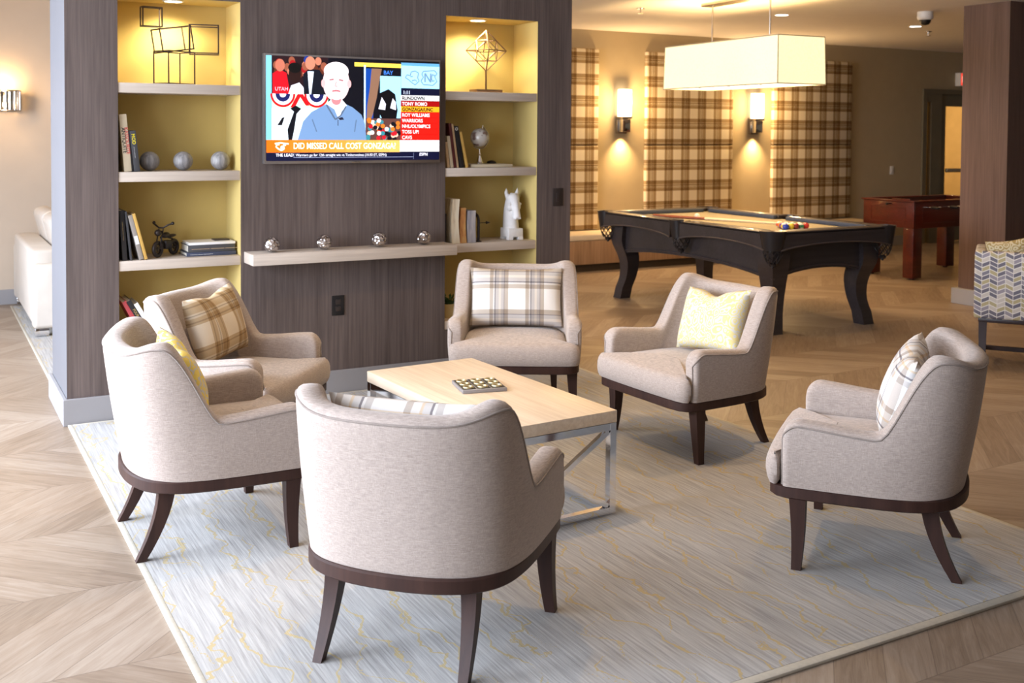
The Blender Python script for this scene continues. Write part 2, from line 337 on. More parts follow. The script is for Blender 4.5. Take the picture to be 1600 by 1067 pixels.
# ------------------------------------------------------------------ mesh helpers
class MB:
    def __init__(s): s.bm = bmesh.new()
    def faces_mat(s, n0, mat):
        if mat:
            s.bm.faces.ensure_lookup_table()
            for f in s.bm.faces[n0:]: f.material_index = mat
    def box(s, x0, x1, y0, y1, z0, z1, bev=0.0, mat=0, mtx=None, seg=2):
        t = bmesh.new(); bmesh.ops.create_cube(t, size=1.0)
        for v in t.verts:
            v.co = Vector((x0 + (v.co.x + .5) * (x1 - x0), y0 + (v.co.y + .5) * (y1 - y0), z0 + (v.co.z + .5) * (z1 - z0)))
        if bev > 0: bmesh.ops.bevel(t, geom=t.edges[:], offset=bev, segments=seg, affect='EDGES', profile=0.5)
        s.merge(t, mat, mtx); return s
    def merge(s, t, mat=0, mtx=None):
        n0 = len(s.bm.faces); mp = {}
        for v in t.verts: mp[v] = s.bm.verts.new(mtx @ v.co if mtx else v.co)
        for f in t.faces:
            try:
                nf = s.bm.faces.new([mp[v] for v in f.verts]); nf.material_index = mat or f.material_index
            except ValueError: pass
        t.free()
    def poly(s, pts, mat=0):
        f = s.bm.faces.new([s.bm.verts.new(p) for p in pts]); f.material_index = mat; return f
    def loft(s, rings, closed=True, cap0=True, cap1=True, mat=0, loop=False):
        vs = [[s.bm.verts.new(p) for p in r] for r in rings]
        n = len(vs[0]); K = len(vs)
        for i in range(K if loop else K - 1):
            a, c = vs[i], vs[(i + 1) % K]
            for j in range(n if closed else n - 1):
                k = (j + 1) % n
                f = s.bm.faces.new((a[j], a[k], c[k], c[j])); f.material_index = mat
        if not loop:
            if cap0: s.bm.faces.new(vs[0][::-1]).material_index = mat
            if cap1: s.bm.faces.new(vs[-1]).material_index = mat
        return s
    def tube(s, pts, r, n=8, mat=0, closed=False, square=False, cap=True):
        pts = [Vector(p) for p in pts]; K = len(pts); rings = []
        rr = r if isinstance(r, (list, tuple)) else [r] * K
        up = None
        for i, p in enumerate(pts):
            if closed: d = pts[(i + 1) % K] - pts[i - 1]
            else: d = pts[min(i + 1, K - 1)] - pts[max(i - 1, 0)]
            d.normalize()
            if up is None:
                up = Vector((0, 0, 1)) if abs(d.z) < 0.9 else Vector((1, 0, 0))
            x = d.cross(up); x.normalize(); y = x.cross(d); y.normalize(); up = y
            ring = []
            for j in range(n):
                a = 2 * PI * (j + (0.5 if square else 0)) / n
                q = rr[i] * (math.sqrt(2) if square else 1)
                ring.append(p + x * math.cos(a) * q + y * math.sin(a) * q)
            rings.append(ring)
        s.loft(rings, True, cap, cap, mat, loop=closed); return s
    def bar(s, a, b, wd, mat=0): return s.tube([a, b], wd / 2, 4, mat, square=True)
    def lathe(s, prof, n=24, c=(0, 0, 0), mat=0, mtx=None):
        t = MB(); rings = []
        for r, z in prof:
            r = max(r, 1e-4)
            rings.append([Vector((c[0] + r * math.cos(2 * PI * j / n), c[1] + r * math.sin(2 * PI * j / n), c[2] + z)) for j in range(n)])
        t.loft(rings, True, True, True); s.merge(t.bm, mat, mtx); return s
    def sphere(s, c, r, n=24, k=14, mat=0, sc=(1, 1, 1)):
        rings = []
        for i in range(k + 1):
            a = -PI / 2 + PI * i / k; q = max(math.cos(a), 1e-3)
            rings.append([Vector((c[0] + r * sc[0] * q * math.cos(2 * PI * j / n), c[1] + r * sc[1] * q * math.sin(2 * PI * j / n), c[2] + r * sc[2] * math.sin(a))) for j in range(n)])
        s.loft(rings, True, True, True, mat); return s
    def prism(s, outline, z0, z1, mat=0):
        s.loft([[Vector((x, y, z0)) for x, y in outline], [Vector((x, y, z1)) for x, y in outline]], True, True, True, mat); return s
    def build(s, name, mats, parent=None, loc=None, rot=None, smooth=35, sub=0):
        bmesh.ops.recalc_face_normals(s.bm, faces=s.bm.faces[:])
        me = bpy.data.meshes.new(name); s.bm.to_mesh(me); s.bm.free()
        for mm in (mats if isinstance(mats, (list, tuple)) else [mats]): me.materials.append(MATS[mm])
        if smooth:
            for p in me.polygons: p.use_smooth = True
            me.set_sharp_from_angle(angle=R(smooth))
        o = bpy.data.objects.new(name, me); COL.objects.link(o)
        if parent: o.parent = parent
        if loc is not None: o.location = loc
        if rot is not None: o.rotation_euler = rot
        if sub:
            md = o.modifiers.new('subdivision', 'SUBSURF'); md.levels = sub; md.render_levels = sub
        return o

def tag(o, label, cat, group=None, kind=None):
    if label: o['label'] = label
    if cat: o['category'] = cat
    if group: o['group'] = group
    if kind: o['kind'] = kind
    return o
def thing(name, label, cat, loc=(0, 0, 0), rz=0.0, group=None, rot=None):
    o = bpy.data.objects.new(name, None); COL.objects.link(o); o.empty_display_size = 0.1
    o.location = loc; o.rotation_euler = rot if rot else (0, 0, rz)
    return tag(o, label, cat, group)
def struct(o):
    o['kind'] = 'structure'; return o
def dup(root, loc, rot=None, label=None, group=None):
    r = root.copy(); COL.objects.link(r); r.location = loc
    if rot is not None: r.rotation_euler = rot
    if label: r['label'] = label
    if group: r['group'] = group
    for ch in list(root.children):
        c = ch.copy(); COL.objects.link(c); c.parent = r
        for g in list(ch.children):
            d = g.copy(); COL.objects.link(d); d.parent = c
    return r
def text_bm(body, size, bold=0.0, align='LEFT', sx=1.0):
    cu_ = bpy.data.curves.new('text', 'FONT'); cu_.body = body; cu_.size = size; cu_.offset = bold; cu_.align_x = align; cu_.fill_mode = 'FRONT'
    cu_.resolution_u = 3
    ob = bpy.data.objects.new('text', cu_); COL.objects.link(ob)
    dg = bpy.context.evaluated_depsgraph_get(); dg.update()
    me = bpy.data.meshes.new_from_object(ob.evaluated_get(dg), depsgraph=dg)
    t = bmesh.new(); t.from_mesh(me)
    for v in t.verts: v.co.x *= sx
    bpy.data.objects.remove(ob); bpy.data.curves.remove(cu_); bpy.data.meshes.remove(me)
    return t
def cat_rom(pts, n):
    out = []; P_ = [Vector(p) for p in pts]
    for i in range(len(P_) - 1):
        p0 = P_[max(i - 1, 0)]; p1 = P_[i]; p2 = P_[i + 1]; p3 = P_[min(i + 2, len(P_) - 1)]
        for k in range(n):
            t = k / n
            out.append(0.5 * ((2 * p1) + (p2 - p0) * t + (2 * p0 - 5 * p1 + 4 * p2 - p3) * t * t + (3 * p1 - p0 - 3 * p2 + p3) * t ** 3))
    out.append(P_[-1]); return out
def sstep(t): t = min(1, max(0, t)); return t * t * (3 - 2 * t)

# ------------------------------------------------------------------ setting
YW, YB, ZC = 6.298, 10.90, 2.88
struct(MB().box(-2.3, 16.0, -4.0, 13.2, -0.08, 0.0).build('floor', 'chevron_planks', smooth=0))
struct(MB().box(-2.3, 16.0, -4.0, 13.2, ZC, ZC + 0.1).build('ceiling', 'ceiling_white', smooth=0))
# back wall with a doorway
DX0, DX1, DZ = 13.10, 15.30, 2.24
wbk = MB()
wbk.box(2.4, DX0, YB, YB + 0.15, 0, ZC); wbk.box(DX0, DX1, YB, YB + 0.15, DZ, ZC); wbk.box(DX1, 16.0, YB, YB + 0.15, 0, ZC)
struct(wbk.build('wall_back', 'wall_tan', smooth=0))
struct(MB().box(-2.3, 2.4, YB, YB + 0.15, 0, ZC).build('wall_lounge', 'wall_cream', smooth=0))
struct(MB().box(16.0, 16.15, -4.0, 13.2, 0, ZC).build('wall_right', 'wall_tan', smooth=0))
struct(MB().box(-2.3, 16.0, -4.15, -4.0, 0, ZC).build('wall_front', 'wall_cream', smooth=0))
hall = MB(); hall.box(12.6, 15.9, 13.1, 13.2, 0, ZC); hall.box(12.5, 12.6, YB + .15, 13.2, 0, ZC); hall.box(15.9, 16.0, YB + .15, 13.2, 0, ZC)
struct(hall.build('wall_hallway', 'hall_beige', smooth=0))
wl = MB(); ys = [-4.0] + [y for ab in WIN for y in ab] + [YB]
for i in range(0, len(ys), 2): wl.box(-2.3, -2.15, ys[i], ys[i + 1], 0, ZC)
for a, b in WIN: wl.box(-2.3, -2.15, a, b, 0, 0.25); wl.box(-2.3, -2.15, a, b, 2.62, ZC)
struct(wl.build('wall_left', 'wall_cream', smooth=0))
for i, (a, b) in enumerate(WIN):
    f = MB()
    for y in (a, (a + b) / 2 - 0.02, b - 0.05): f.box(-2.26, -2.2, y, y + 0.05, 0.25, 2.62)
    for z in (0.25, 2.57): f.box(-2.26, -2.2, a + .05, b - .05, z, z + 0.05)
    struct(f.build('window_%d' % (i + 1), 'white_plastic', smooth=0))
def bboard(name, x0, x1, y0, y1, mat='baseboard_grey'):
    return struct(MB().box(x0, x1, y0, y1, 0, 0.14, 0.004).build(name, mat, smooth=0))
bboard('baseboard_lounge', -2.15, 2.4, YB - 0.015, YB)
bboard('baseboard_back', 11.62, DX0 - 0.02, YB - 0.015, YB)
# doorway
d = MB()
d.box(DX0 - 0.02, DX0 + 0.06, YB - 0.03, YB + 0.1, 0, DZ + 0.07); d.box(DX0 + 0.06, DX1, YB - 0.03, YB + 0.1, DZ, DZ + 0.07)
d.box(DX0 + 0.17, DX0 + 0.40, YB - 0.02, YB + 0.1, 0, DZ)
d.box(DX0 + 0.06, DX0 + 0.17, YB - 0.02, YB + 0.1, 2.12, DZ)
dfr = struct(d.build('door_1', 'door_frame_dark', smooth=0))
d = MB(); x0, x1 = DX0 + 0.41, DX0 + 1.50
d.box(x0, x0 + 0.11, YB + .01, YB + .06, 0.01, 2.235); d.box(x1 - .11, x1, YB + .01, YB + .06, 0.01, 2.235)
d.box(x0 + .11, x1 - .11, YB + .01, YB + .06, 2.06, 2.235); d.box(x0 + .11, x1 - .11, YB + .01, YB + .06, 0.01, 0.25)
d.build('door_leaf', 'door_frame_dark', dfr, smooth=0)
MB().box(x0 + .09, x1 - .11, YB - .05, YB - .01, 1.06, 1.12, .008).build('push_bar', 'nickel', dfr)
m, nt, b = newmat('door_glass'); b.inputs['Base Color'].default_value = (0.9, 0.92, 0.88, 1); b.inputs['Roughness'].default_value = 0.0
b.inputs['Transmission Weight'].default_value = 1.0; b.inputs['IOR'].default_value = 1.05
MB().box(x0 + .11, x1 - .11, YB + .03, YB + .036, 0.25, 2.06).build('glass_pane', 'door_glass', dfr, smooth=0)
MB().box(DX0 + .06, DX0 + .17, YB + .03, YB + .036, 0.0, 2.12).build('glass_pane', 'door_glass', dfr, smooth=0)
d = MB(); d.box(x1 + 0.01, DX1, YB - .02, YB + .1, 0, DZ); d.build('side_panel', 'door_frame_dark', dfr, smooth=0)

# partition (feature wall) with two niches
PX0, PX1, PB = 0.7115, 3.989, 7.0
LN0, LN1, RN0, RN1 = 0.988, 1.676, 3.020, 3.715
NB, NZ0, NZ1 = 6.635, 0.335, 2.395
pt = MB()
for a, b, in ((PX0, LN0), (LN1, RN0), (RN1, PX1)): pt.box(a, b, YW, PB, 0, ZC)
for a, b in ((LN0, LN1), (RN0, RN1)):
    pt.box(a, b, YW, PB, NZ1, ZC); pt.box(a, b, YW, PB, 0, NZ0); pt.box(a, b, NB, PB, NZ0, NZ1)
pt.bm.normal_update()
for f in pt.bm.faces:
    c = f.calc_center_median(); nx, ny, nz = f.normal
    f.material_index = 0
    if ny < -0.5: f.material_index = 1 if c.y > YW + 0.1 else 0
    elif abs(nx) > 0.5 and (c.x < PX0 + 0.01): f.material_index = 2
    elif abs(nx) > 0.5 and PX0 + .01 < c.x < PX1 - .01: f.material_index = 1
    elif nz < -0.5 and c.z > 2: f.material_index = 1
    elif ny > 0.5: f.material_index = 2
bmtemp = pt.bm
me = bpy.data.meshes.new('wall_partition'); bmtemp.to_mesh(me); bmtemp.free()
for mm in ('partition_wood', 'niche_yellow', 'partition_paint'): me.materials.append(M[mm])
po = bpy.data.objects.new('wall_partition', me); COL.objects.link(po); struct(po)
bb = MB(); bb.box(PX0 - 0.022, PX1 + 0.022, YW - 0.022, YW - 0.0005, 0, 0.148, 0.003); bb.box(PX0 - 0.022, PX0 - 0.0005, YW - 0.0005, PB + .022, 0, 0.148, 0.003)
bb.box(PX1 + 0.0005, PX1 + 0.022, YW - 0.0005, PB + .022, 0, 0.148, 0.003)
struct(bb.build('baseboard_partition', 'baseboard_grey', smooth=0))

# niche shelves
TH = 0.056
for side, (a, b) in (('left', (LN0, LN1)), ('right', (RN0, RN1))):
    for nm, z in (('top shelf, below the lamp,', 1.848), ('second shelf from the top', 1.344), ('third shelf from the top', 0.840)):
        o = MB().box(a + .001, b - .001, YW + 0.004, NB - .001, z, z + TH, 0.002).build('niche_shelf', 'oak_shelf', smooth=30)
        tag(o, 'pale oak %s in the yellow niche %s of the television' % (nm, side), 'shelf', 'oak shelves in the yellow niches')
    o = MB().box(a + .001, b - .001, YW + 0.004, NB - .001, NZ0 + .001, NZ0 + TH, 0.002).build('niche_shelf', 'oak_shelf', smooth=30)
    tag(o, 'pale oak bottom board of the yellow niche %s of the television' % side, 'shelf', 'oak shelves in the yellow niches')
Z1, Z2, Z3, Z4 = 1.904 + .001, 1.400 + .001, 0.896 + .001, NZ0 + TH + .001
tag(MB().box(1.695, 3.012, 6.098, YW - .001, 0.852, 0.918, 0.003).build('floating_shelf', 'oak_shelf', smooth=30), 'long pale oak floating shelf under the television, holding four silver balls', 'shelf')

# pillar on the right
struct(MB().box(8.845, 9.55, 6.40, 6.90, 0, ZC).build('wall_pillar', 'pillar_wood', smooth=0))
struct(MB().box(8.80, 9.60, 6.36, 6.945, 0, 0.15, 0.004).build('baseboard_pillar', 'paint_grey', smooth=0))

# rugs
rg = MB().box(0.735, 3.97, 2.40, 6.24, 0.0005, 0.012).build('area_rug', 'rug_pile', smooth=0)
tag(rg, 'large grey streaked area rug with meandering yellow lines under the armchairs', 'rug')
e = MB()
for x0, x1, y0, y1 in ((0.711, 0.735, 2.365, 6.265), (3.97, 4.0, 2.365, 6.265), (0.735, 3.97, 2.365, 2.40), (0.735, 3.97, 6.24, 6.265)): e.box(x0, x1, y0, y1, 0.0005, 0.0122, 0.003)
e.build('binding', 'rug_binding', rg)
rg2 = MB().box(0.755, 3.2, 7.15, 10.7, 0.0005, 0.012).build('area_rug', 'rug_pile', smooth=0)
tag(rg2, 'pale rug under the cream sofa behind the wooden partition', 'rug')
e = MB(); e.box(0.735, 0.755, 7.13, 10.72, 0.0005, 0.0122, 0.003); e.box(0.755, 3.2, 7.13, 7.15, 0.0005, 0.0122, 0.003); e.build('binding', 'rug_binding', rg2)

# ------------------------------------------------------------------ upholstered armchair
AF = 0.284
HALF = [(AF, 0.378), (0.12, 0.378), (-0.02, 0.375), (-0.12, 0.366), (-0.20, 0.348), (-0.265, 0.313), (-0.318, 0.250), (-0.350, 0.165), (-0.364, 0.080), (-0.368, 0.0)]
def chair_path():
    h = cat_rom([Vector((x, y, 0)) for x, y in HALF], 5)
    h = [Vector((AF - dd, 0.378, 0)) for dd in (0, .004, .010, .018, .028, .040, .055, .075)] + [p for p in h if p.x < 0.17]
    return h
def arm_h(x):
    a0 = 0.566 - 0.024 * sstep((0.27 - x) / 0.33)
    t = (-0.050 - x) / 0.172
    if t <= 0: return a0
    if t < 1: return 0.542 + (0.838 - 0.542) * (0.55 * sstep(t) + 0.45 * t * t * (3 - 2 * t) if t < .5 else sstep(t))
    return 0.838 - 0.036 * sstep((-0.240 - x) / 0.12)
def make_armchair():
    root = thing('armchair', '', 'armchair')
    h = chair_path(); n = len(h)
    pts = h + [Vector((p.x, -p.y, 0)) for p in reversed(h[:-1])]
    K = len(pts); rings = []; pipe = []
    for i, p in enumerate(pts):
        d = pts[min(i + 1, K - 1)] - pts[max(i - 1, 0)]; d.normalize()
        nrm = Vector((-d.y, d.x, 0))       # outward?
        if nrm.dot(Vector((p.x + 0.02, p.y, 0))) < 0: nrm = -nrm
        dist = AF - p.x if abs(p.y) > 0.36 and p.x > 0.1 else 1.0
        top = arm_h(p.x)
        ra = 0.065
        if dist < ra: top = top - ra + math.sqrt(max(0, ra * ra - (ra - dist) ** 2))
        pin = 0.022 - math.sqrt(max(0, 0.022 ** 2 - (0.022 - dist) ** 2)) if dist < 0.022 else 0
        back = sstep((-0.05 - p.x) / 0.28)
        tb = 0.082 + 0.050 * back; tt = 0.084 + 0.006 * back; lean = sstep((-0.02 - p.x) / 0.27) * 0.052
        def off(z):   # outward flare of the outer skin
            return (-0.006 - 0.008 * back + 0.026 * (z - 0.31) / 0.52 * (0.6 + 0.4 * back)) - pin + 0.006 * math.sin(PI * min(1, (z - 0.31) / max(0.05, top - 0.31)))
        r = tt / 2 - pin * 0.8
        ring = []
        zo = [0.312 + (top - r - 0.312) * k / 7 for k in range(8)]
        for z in zo: ring.append(p + nrm * off(z) + Vector((0, 0, z)))
        oc = off(top - r) - r
        for k in range(1, 8):
            a = PI * k / 8; ca, sa = math.cos(a), math.sin(a)
            ca = math.copysign(abs(ca) ** .62, ca); sa = sa ** .62
            ring.append(p + nrm * (oc + r * ca) + Vector((0, 0, top - r + r * sa)))
        for k in range(7):
            z = top - r + (0.36 - (top - r)) * k / 6
            t = tt + (tb - tt) * (k / 6) - pin * 1.6
            ring.append(p + nrm * (off(z) - t) + Vector((0, 0, z)))
        pq = p + nrm * (oc + r * .955 + .0005) + Vector((0, 0, top - r + r * .52))
        for q in ring + [pq]: q.x -= lean * (q.z - .31) / .52
        rings.append(ring); pipe.append(pq)
    MB().loft(rings, True, True, True).build('upholstered_shell', 'linen', root, smooth=50)
    first = rings[0]; last = rings[-1]
    pp = [first[k] + Vector((0.001, 0, 0)) for k in range(0, 8)] + pipe + [last[k] + Vector((0.001, 0, 0)) for k in range(7, -1, -1)]
    MB().tube(pp, 0.0038, 6).build('piping', 'linen_piping', root, smooth=60)
    # seat: T cushion
    half = [(-0.24, 0.0), (-0.24, 0.20), (-0.18, 0.27), (-0.05, 0.298), (0.10, 0.300), (0.245, 0.300), (0.284, 0.305), (0.290, 0.330), (0.292, 0.352), (0.302, 0.370), (0.322, 0.370), (0.342, 0.348), (0.352, 0.31), (0.357, 0.2), (0.359, 0.1), (0.360, 0.0)]
    ol = half + [(x, -y) for x, y in reversed(half[1:-1])]
    nn = len(ol); c0 = Vector((0.08, 0, 0)); O = [Vector((x, y, 0)) for x, y in ol]; NR = []
    for i in range(nn):
        d = O[(i + 1) % nn] - O[i - 1]; q = Vector((-d.y, d.x, 0)); q.normalize()
        NR.append(q)
    if NR[len(half) - 1].x < 0: NR = [-q for q in NR]
    prof = [(0.314, -0.012), (0.330, -0.004), (0.360, 0.001), (0.392, 0.0), (0.412, -0.005), (0.426, -0.014), (0.435, -0.027)]
    rs = []
    for z, of in prof: rs.append([o_ + q * of + Vector((0, 0, z)) for o_, q in zip(O, NR)])
    b0 = rs[-1]
    for f, z in ((0.86, 0.441), (0.68, 0.449), (0.45, 0.456), (0.2, 0.459)):
        rs.append([Vector((c0.x + (v.x - c0.x) * f, v.y * f, z)) for v in b0])
    MB().loft(rs, True, True, True).build('seat', 'linen', root, smooth=60)
    # wooden base band
    outl = [(p.x - (0.0 if p.x < 0.2 else 0.0), p.y * 0.978) for p in h if p.x < 0.2]
    outl = [(0.345, 0.0), (0.344, 0.25), (0.334, 0.318), (0.310, 0.352), (0.275, 0.367), (0.21, 0.370)] + outl
    full = outl + [(x, -y) for x, y in reversed(outl[1:-1])]
    b_ = MB(); b_.loft([[Vector((x * .985, y * .985, 0.266)) for x, y in full], [Vector((x, y, 0.271)) for x, y in full], [Vector((x, y, 0.308)) for x, y in full], [Vector((x * .985, y * .985, 0.3135)) for x, y in full]], True, True, True)
    b_.build('base_band', 'dark_wood', root, smooth=40)
    for s in (1, -1):
        # front leg: straight taper with a slight outward toe
        rr = []
        for t in (0, .12, .3, .5, .7, .88, 1.0):
            z = 0.270 * (1 - t); w = 0.030 - 0.0125 * t
            cx = 0.228 - 0.004 * math.sin(PI * t); cy = s * (0.330 + 0.020 * t * t)
            rr.append([Vector((cx + a * w, cy + b2 * w, z)) for a, b2 in ((1, 1), (-1, 1), (-1, -1), (1, -1))])
        MB().loft(rr, True, True, True).build('leg', 'dark_wood', root, smooth=30)
        rr = []
        for t in (0, .12, .25, .4, .55, .7, .85, 1.0):
            z = 0.270 * (1 - t); w = 0.031 - 0.0135 * t
            sw = 0.097 * t ** 1.7
            cx = -0.232 - sw; cy = s * (0.226 + 0.012 * t)
            rr.append([Vector((cx + a * w, cy + b2 * w * 0.85, z)) for a, b2 in ((1, 1), (-1, 1), (-1, -1), (1, -1))])
        MB().loft(rr, True, True, True).build('leg', 'dark_wood', root, smooth=30)
    return root
RUGZ = 0.0125
poses = [('front', 1.470, 3.160, 43.2, 'linen armchair nearest the camera, its back turned to us, plaid cushion edge showing above'),
         ('left', 1.056, 4.381, -1.3, 'linen armchair at the left rug edge in side view, holding a yellow patterned cushion'),
         ('right', 3.285, 2.960, 128.2, 'linen armchair on the right in side view, holding a white plaid cushion'),
         ('yellow', 3.567, 4.447, 182.3, 'linen armchair in front of the pool table, holding a pale yellow cushion'),
         ('middle', 3.093, 5.478, -120.6, 'linen armchair facing us under the right niche, holding a wide grey plaid cushion'),
         ('corner', 1.403, 5.303, -42.3, 'linen armchair in front of the left niche, holding a brown plaid cushion')]
CH = {}
for i, (k, x, y, a, lab) in enumerate(poses):
    if i == 0:
        proto = make_armchair(); proto.location = (x, y, RUGZ); proto.rotation_euler = (0, 0, R(a)); proto['label'] = lab; proto['group'] = 'linen armchairs around the coffee table'; CH[k] = proto
    else:
        CH[k] = dup(proto, (x, y, RUGZ), (0, 0, R(a)), lab, 'linen armchairs around the coffee table')

# cushions
def make_cushion(name, w_, h_, t_, mat, label, group='throw cushions on the armchairs', chop=0.0):
    nu, nv = 26, 20; mb = MB(); g = {}
    for sgn in (1, -1):
        for i in range(nu + 1):
            for j in range(nv + 1):
                u = -1 + 2 * i / nu; v = -1 + 2 * j / nv
                if sgn == -1 and (i in (0, nu) or j in (0, nv)): continue
                th = t_ / 2 * ((1 - abs(u) ** 2.6) * (1 - abs(v) ** 2.6)) ** 0.55 + 0.004
                if sgn == 1 and (i in (0, nu) or j in (0, nv)): th = 0
                yy = u * w_ / 2 * (1 - 0.055 * (1 - abs(v) ** 2) * abs(u) ** 3) ; zz = v * h_ / 2 * (1 - 0.07 * (1 - abs(u) ** 2) * abs(v) ** 3)
                if chop: 
                    k = math.exp(-(u / 0.35) ** 2) * max(0, v) ** 1.5
                    zz -= chop * k; th *= 1 - 0.5 * k
                wr = 0.004 * math.sin(9 * u + 4 * v) * (1 - u * u) * (1 - v * v)
                g[(sgn, i, j)] = mb.bm.verts.new((sgn * th + wr, yy, zz))
    def V(s, i, j):
        return g.get((s, i, j)) or g[(1, i, j)]
    for s in (1, -1):
        for i in range(nu):
            for j in range(nv):
                q = [V(s, i, j), V(s, i + 1, j), V(s, i + 1, j + 1), V(s, i, j + 1)]
                mb.bm.faces.new(q if s == 1 else q[::-1])
    o = mb.build(name, mat, smooth=70)
    edge = [Vector(((0), u * w_ / 2, v * h_ / 2)) for u, v in []]
    return tag(o, label, 'cushion', group)
def put_on(o, chair, x, y, z, tilt=-14, roll=0, yaw=0):
    m4 = Matrix.Translation(chair.location) @ Matrix.Rotation(chair.rotation_euler.z, 4, 'Z')
    o.matrix_world = m4 @ Matrix.Translation((x, y, z)) @ Euler((R(roll), 0, R(yaw))).to_matrix().to_4x4() @ Matrix.Rotation(R(tilt), 4, 'Y')
put_on(make_cushion('throw_cushion', 0.50, 0.34, 0.13, 'plaid_white', 'plaid cushion in the nearest armchair, only its white top edge visible'), CH['front'], -0.165, 0.02, 0.640)
put_on(make_cushion('throw_cushion', 0.46, 0.33, 0.14, 'trellis_yellow', 'golden yellow patterned cushion leaning in the armchair at the left rug edge', chop=.02), CH['left'], -0.125, 0.02, 0.625, -18, 5)
put_on(make_cushion('throw_cushion', 0.48, 0.36, 0.15, 'plaid_white', 'white plaid cushion with grey and tan stripes in the right-hand armchair', chop=.02), CH['right'], -0.125, -0.01, 0.64, -18, -4)
put_on(make_cushion('throw_cushion', 0.48, 0.345, 0.15, 'scribble_yellow', 'pale yellow scribble-patterned cushion with a dented top edge', chop=.035), CH['yellow'], -0.14, 0.03, 0.635, -20, 5)
put_on(make_cushion('throw_cushion', 0.565, 0.36, 0.13, 'plaid_grey', 'wide grey and white plaid cushion in the armchair under the right niche'), CH['middle'], -0.135, 0.0, 0.628, -16)
put_on(make_cushion('throw_cushion', 0.47, 0.35, 0.15, 'plaid_brown', 'brown and cream plaid cushion in the armchair before the left niche', chop=.02), CH['corner'], -0.135, 0.02, 0.645, -17, 3)

# ------------------------------------------------------------------ coffee table
ct = thing('coffee_table', 'low coffee table with pale oak top on a chrome frame, amid the armchairs', 'coffee table', (2.265, 4.31, RUGZ), R(3.6))
TW, TL, TZ = 0.30, 0.61, 0.447
MB().box(-TW, TW, -TL, TL, TZ - 0.052, TZ, 0.003).build('tabletop', 'oak_top', ct, smooth=30)
LX, LY = TW - 0.018, TL - 0.018
for sx in (1, -1):
    for sy in (1, -1):
        MB().bar((sx * LX, sy * LY, 0.0), (sx * LX, sy * LY, TZ - 0.053), 0.032).build('leg', 'chrome', ct, smooth=30)
for z in (0.016, TZ - 0.069):
    for sy in (1, -1): MB().bar((-LX + .016, sy * LY, z), (LX - .016, sy * LY, z), 0.030).build('rail', 'chrome', ct, smooth=30)
    for sx in (1, -1): MB().bar((sx * LX, -LY + .016, z), (sx * LX, LY - .016, z), 0.030).build('rail', 'chrome', ct, smooth=30)
for sy in (1, -1):
    mb = MB(); mb.bar((-LX + .02, sy * LY, 0.035), (LX - .02, sy * LY, TZ - .09), 0.022); mb.bar((LX - .02, sy * (LY), 0.035), (-LX + .02, sy * LY, TZ - .09), 0.022)
    mb.build('cross_brace', 'chrome', ct, smooth=30)
tl = thing('decorative_tile', 'square grey tile with gold scrollwork lying on the coffee table', 'ornament', (2.264, 4.349, RUGZ + TZ + .0005), R(-12))
MB().box(-.105, .105, -.105, .105, 0, 0.016, 0.003).build('tile_base', 'tile_grey', tl, smooth=30)
for i in range(3):
    MB().box(-.099 + .068 * i, -.099 + .068 * i + .06, -.092, .092, .0162, .0175).build('dark_inlay', 'black_metal', tl, smooth=0)
    for j in range(3):
        mb = MB(); cx, cy = -.069 + .068 * i, -.062 + .062 * j
        mb.tube([(cx + .021 * math.cos(a), cy + .021 * math.sin(a), .019) for a in [2 * PI * k / 16 for k in range(16)]], 0.0048, 6, closed=True)
        mb.tube([(cx + .016 * math.cos(a * 1.0) * (1 - a / 14), cy + .016 * math.sin(a) * (1 - a / 14), .0188) for a in [k * .5 for k in range(12)]], 0.003, 6)
        mb.build('scroll_ring', 'gold', tl, smooth=60)

# ------------------------------------------------------------------ television
TX0, TX1, TZ0, TZ1, TY = 1.800, 2.955, 1.440, 2.098, 6.238
tv = thing('television', 'flat television on the dark wood partition showing a sports talk programme', 'television', ((TX0 + TX1) / 2, TY, TZ0))
hw = (TX1 - TX0) / 2; hh = TZ1 - TZ0
f = MB(); bz = 0.012
f.box(-hw, hw, 0, 0.045, 0, hh, 0.003)
f.build('housing', 'tv_bezel', tv, smooth=30)
MB().box(-.2, .2, .0455, .0595, .2, .45).build('wall_mount', 'black_metal', tv, smooth=0)
MB().box(-.03, .03, -.006, .0, .002, .010, .002).build('logo_badge', 'nickel', tv)
PAL = {}; scr = MB()
mats = []
def cmat(col, st=1.0):
    key = tuple(round(c, 3) for c in col) + (st,)
    if key not in PAL:
        nm = 'screen_colour_%d' % len(PAL); emit(nm, tuple(c ** 2.1 for c in col), st); PAL[key] = len(mats); mats.append(nm)
    return PAL[key]
LAY = [0]
SX0, SX1, SZ0, SZ1 = -hw + bz, hw - bz, bz + 0.006, hh - bz
def uv(u, v, y=None):
    return Vector((SX0 + u * (SX1 - SX0), -0.0006 - LAY[0] * 0.00004 if y is None else y, SZ1 - v * (SZ1 - SZ0)))
def shape(pts, col, st=1.0):
    LAY[0] += 1; scr.poly([uv(u, v) for u, v in pts], cmat(col, st))
def rect(u0, u1, v0, v1, col, st=1.0): shape([(u0, v0), (u1, v0), (u1, v1), (u0, v1)], col, st)
def ell(cx, cy, rx, ry, col, st=1.0, a0=0, a1=360, n=28):
    shape([(cx + rx * math.cos(R(a0 + (a1 - a0) * k / n)), cy + ry * math.sin(R(a0 + (a1 - a0) * k / n))) for k in range(n if a1 - a0 == 360 else n + 1)], col, st)
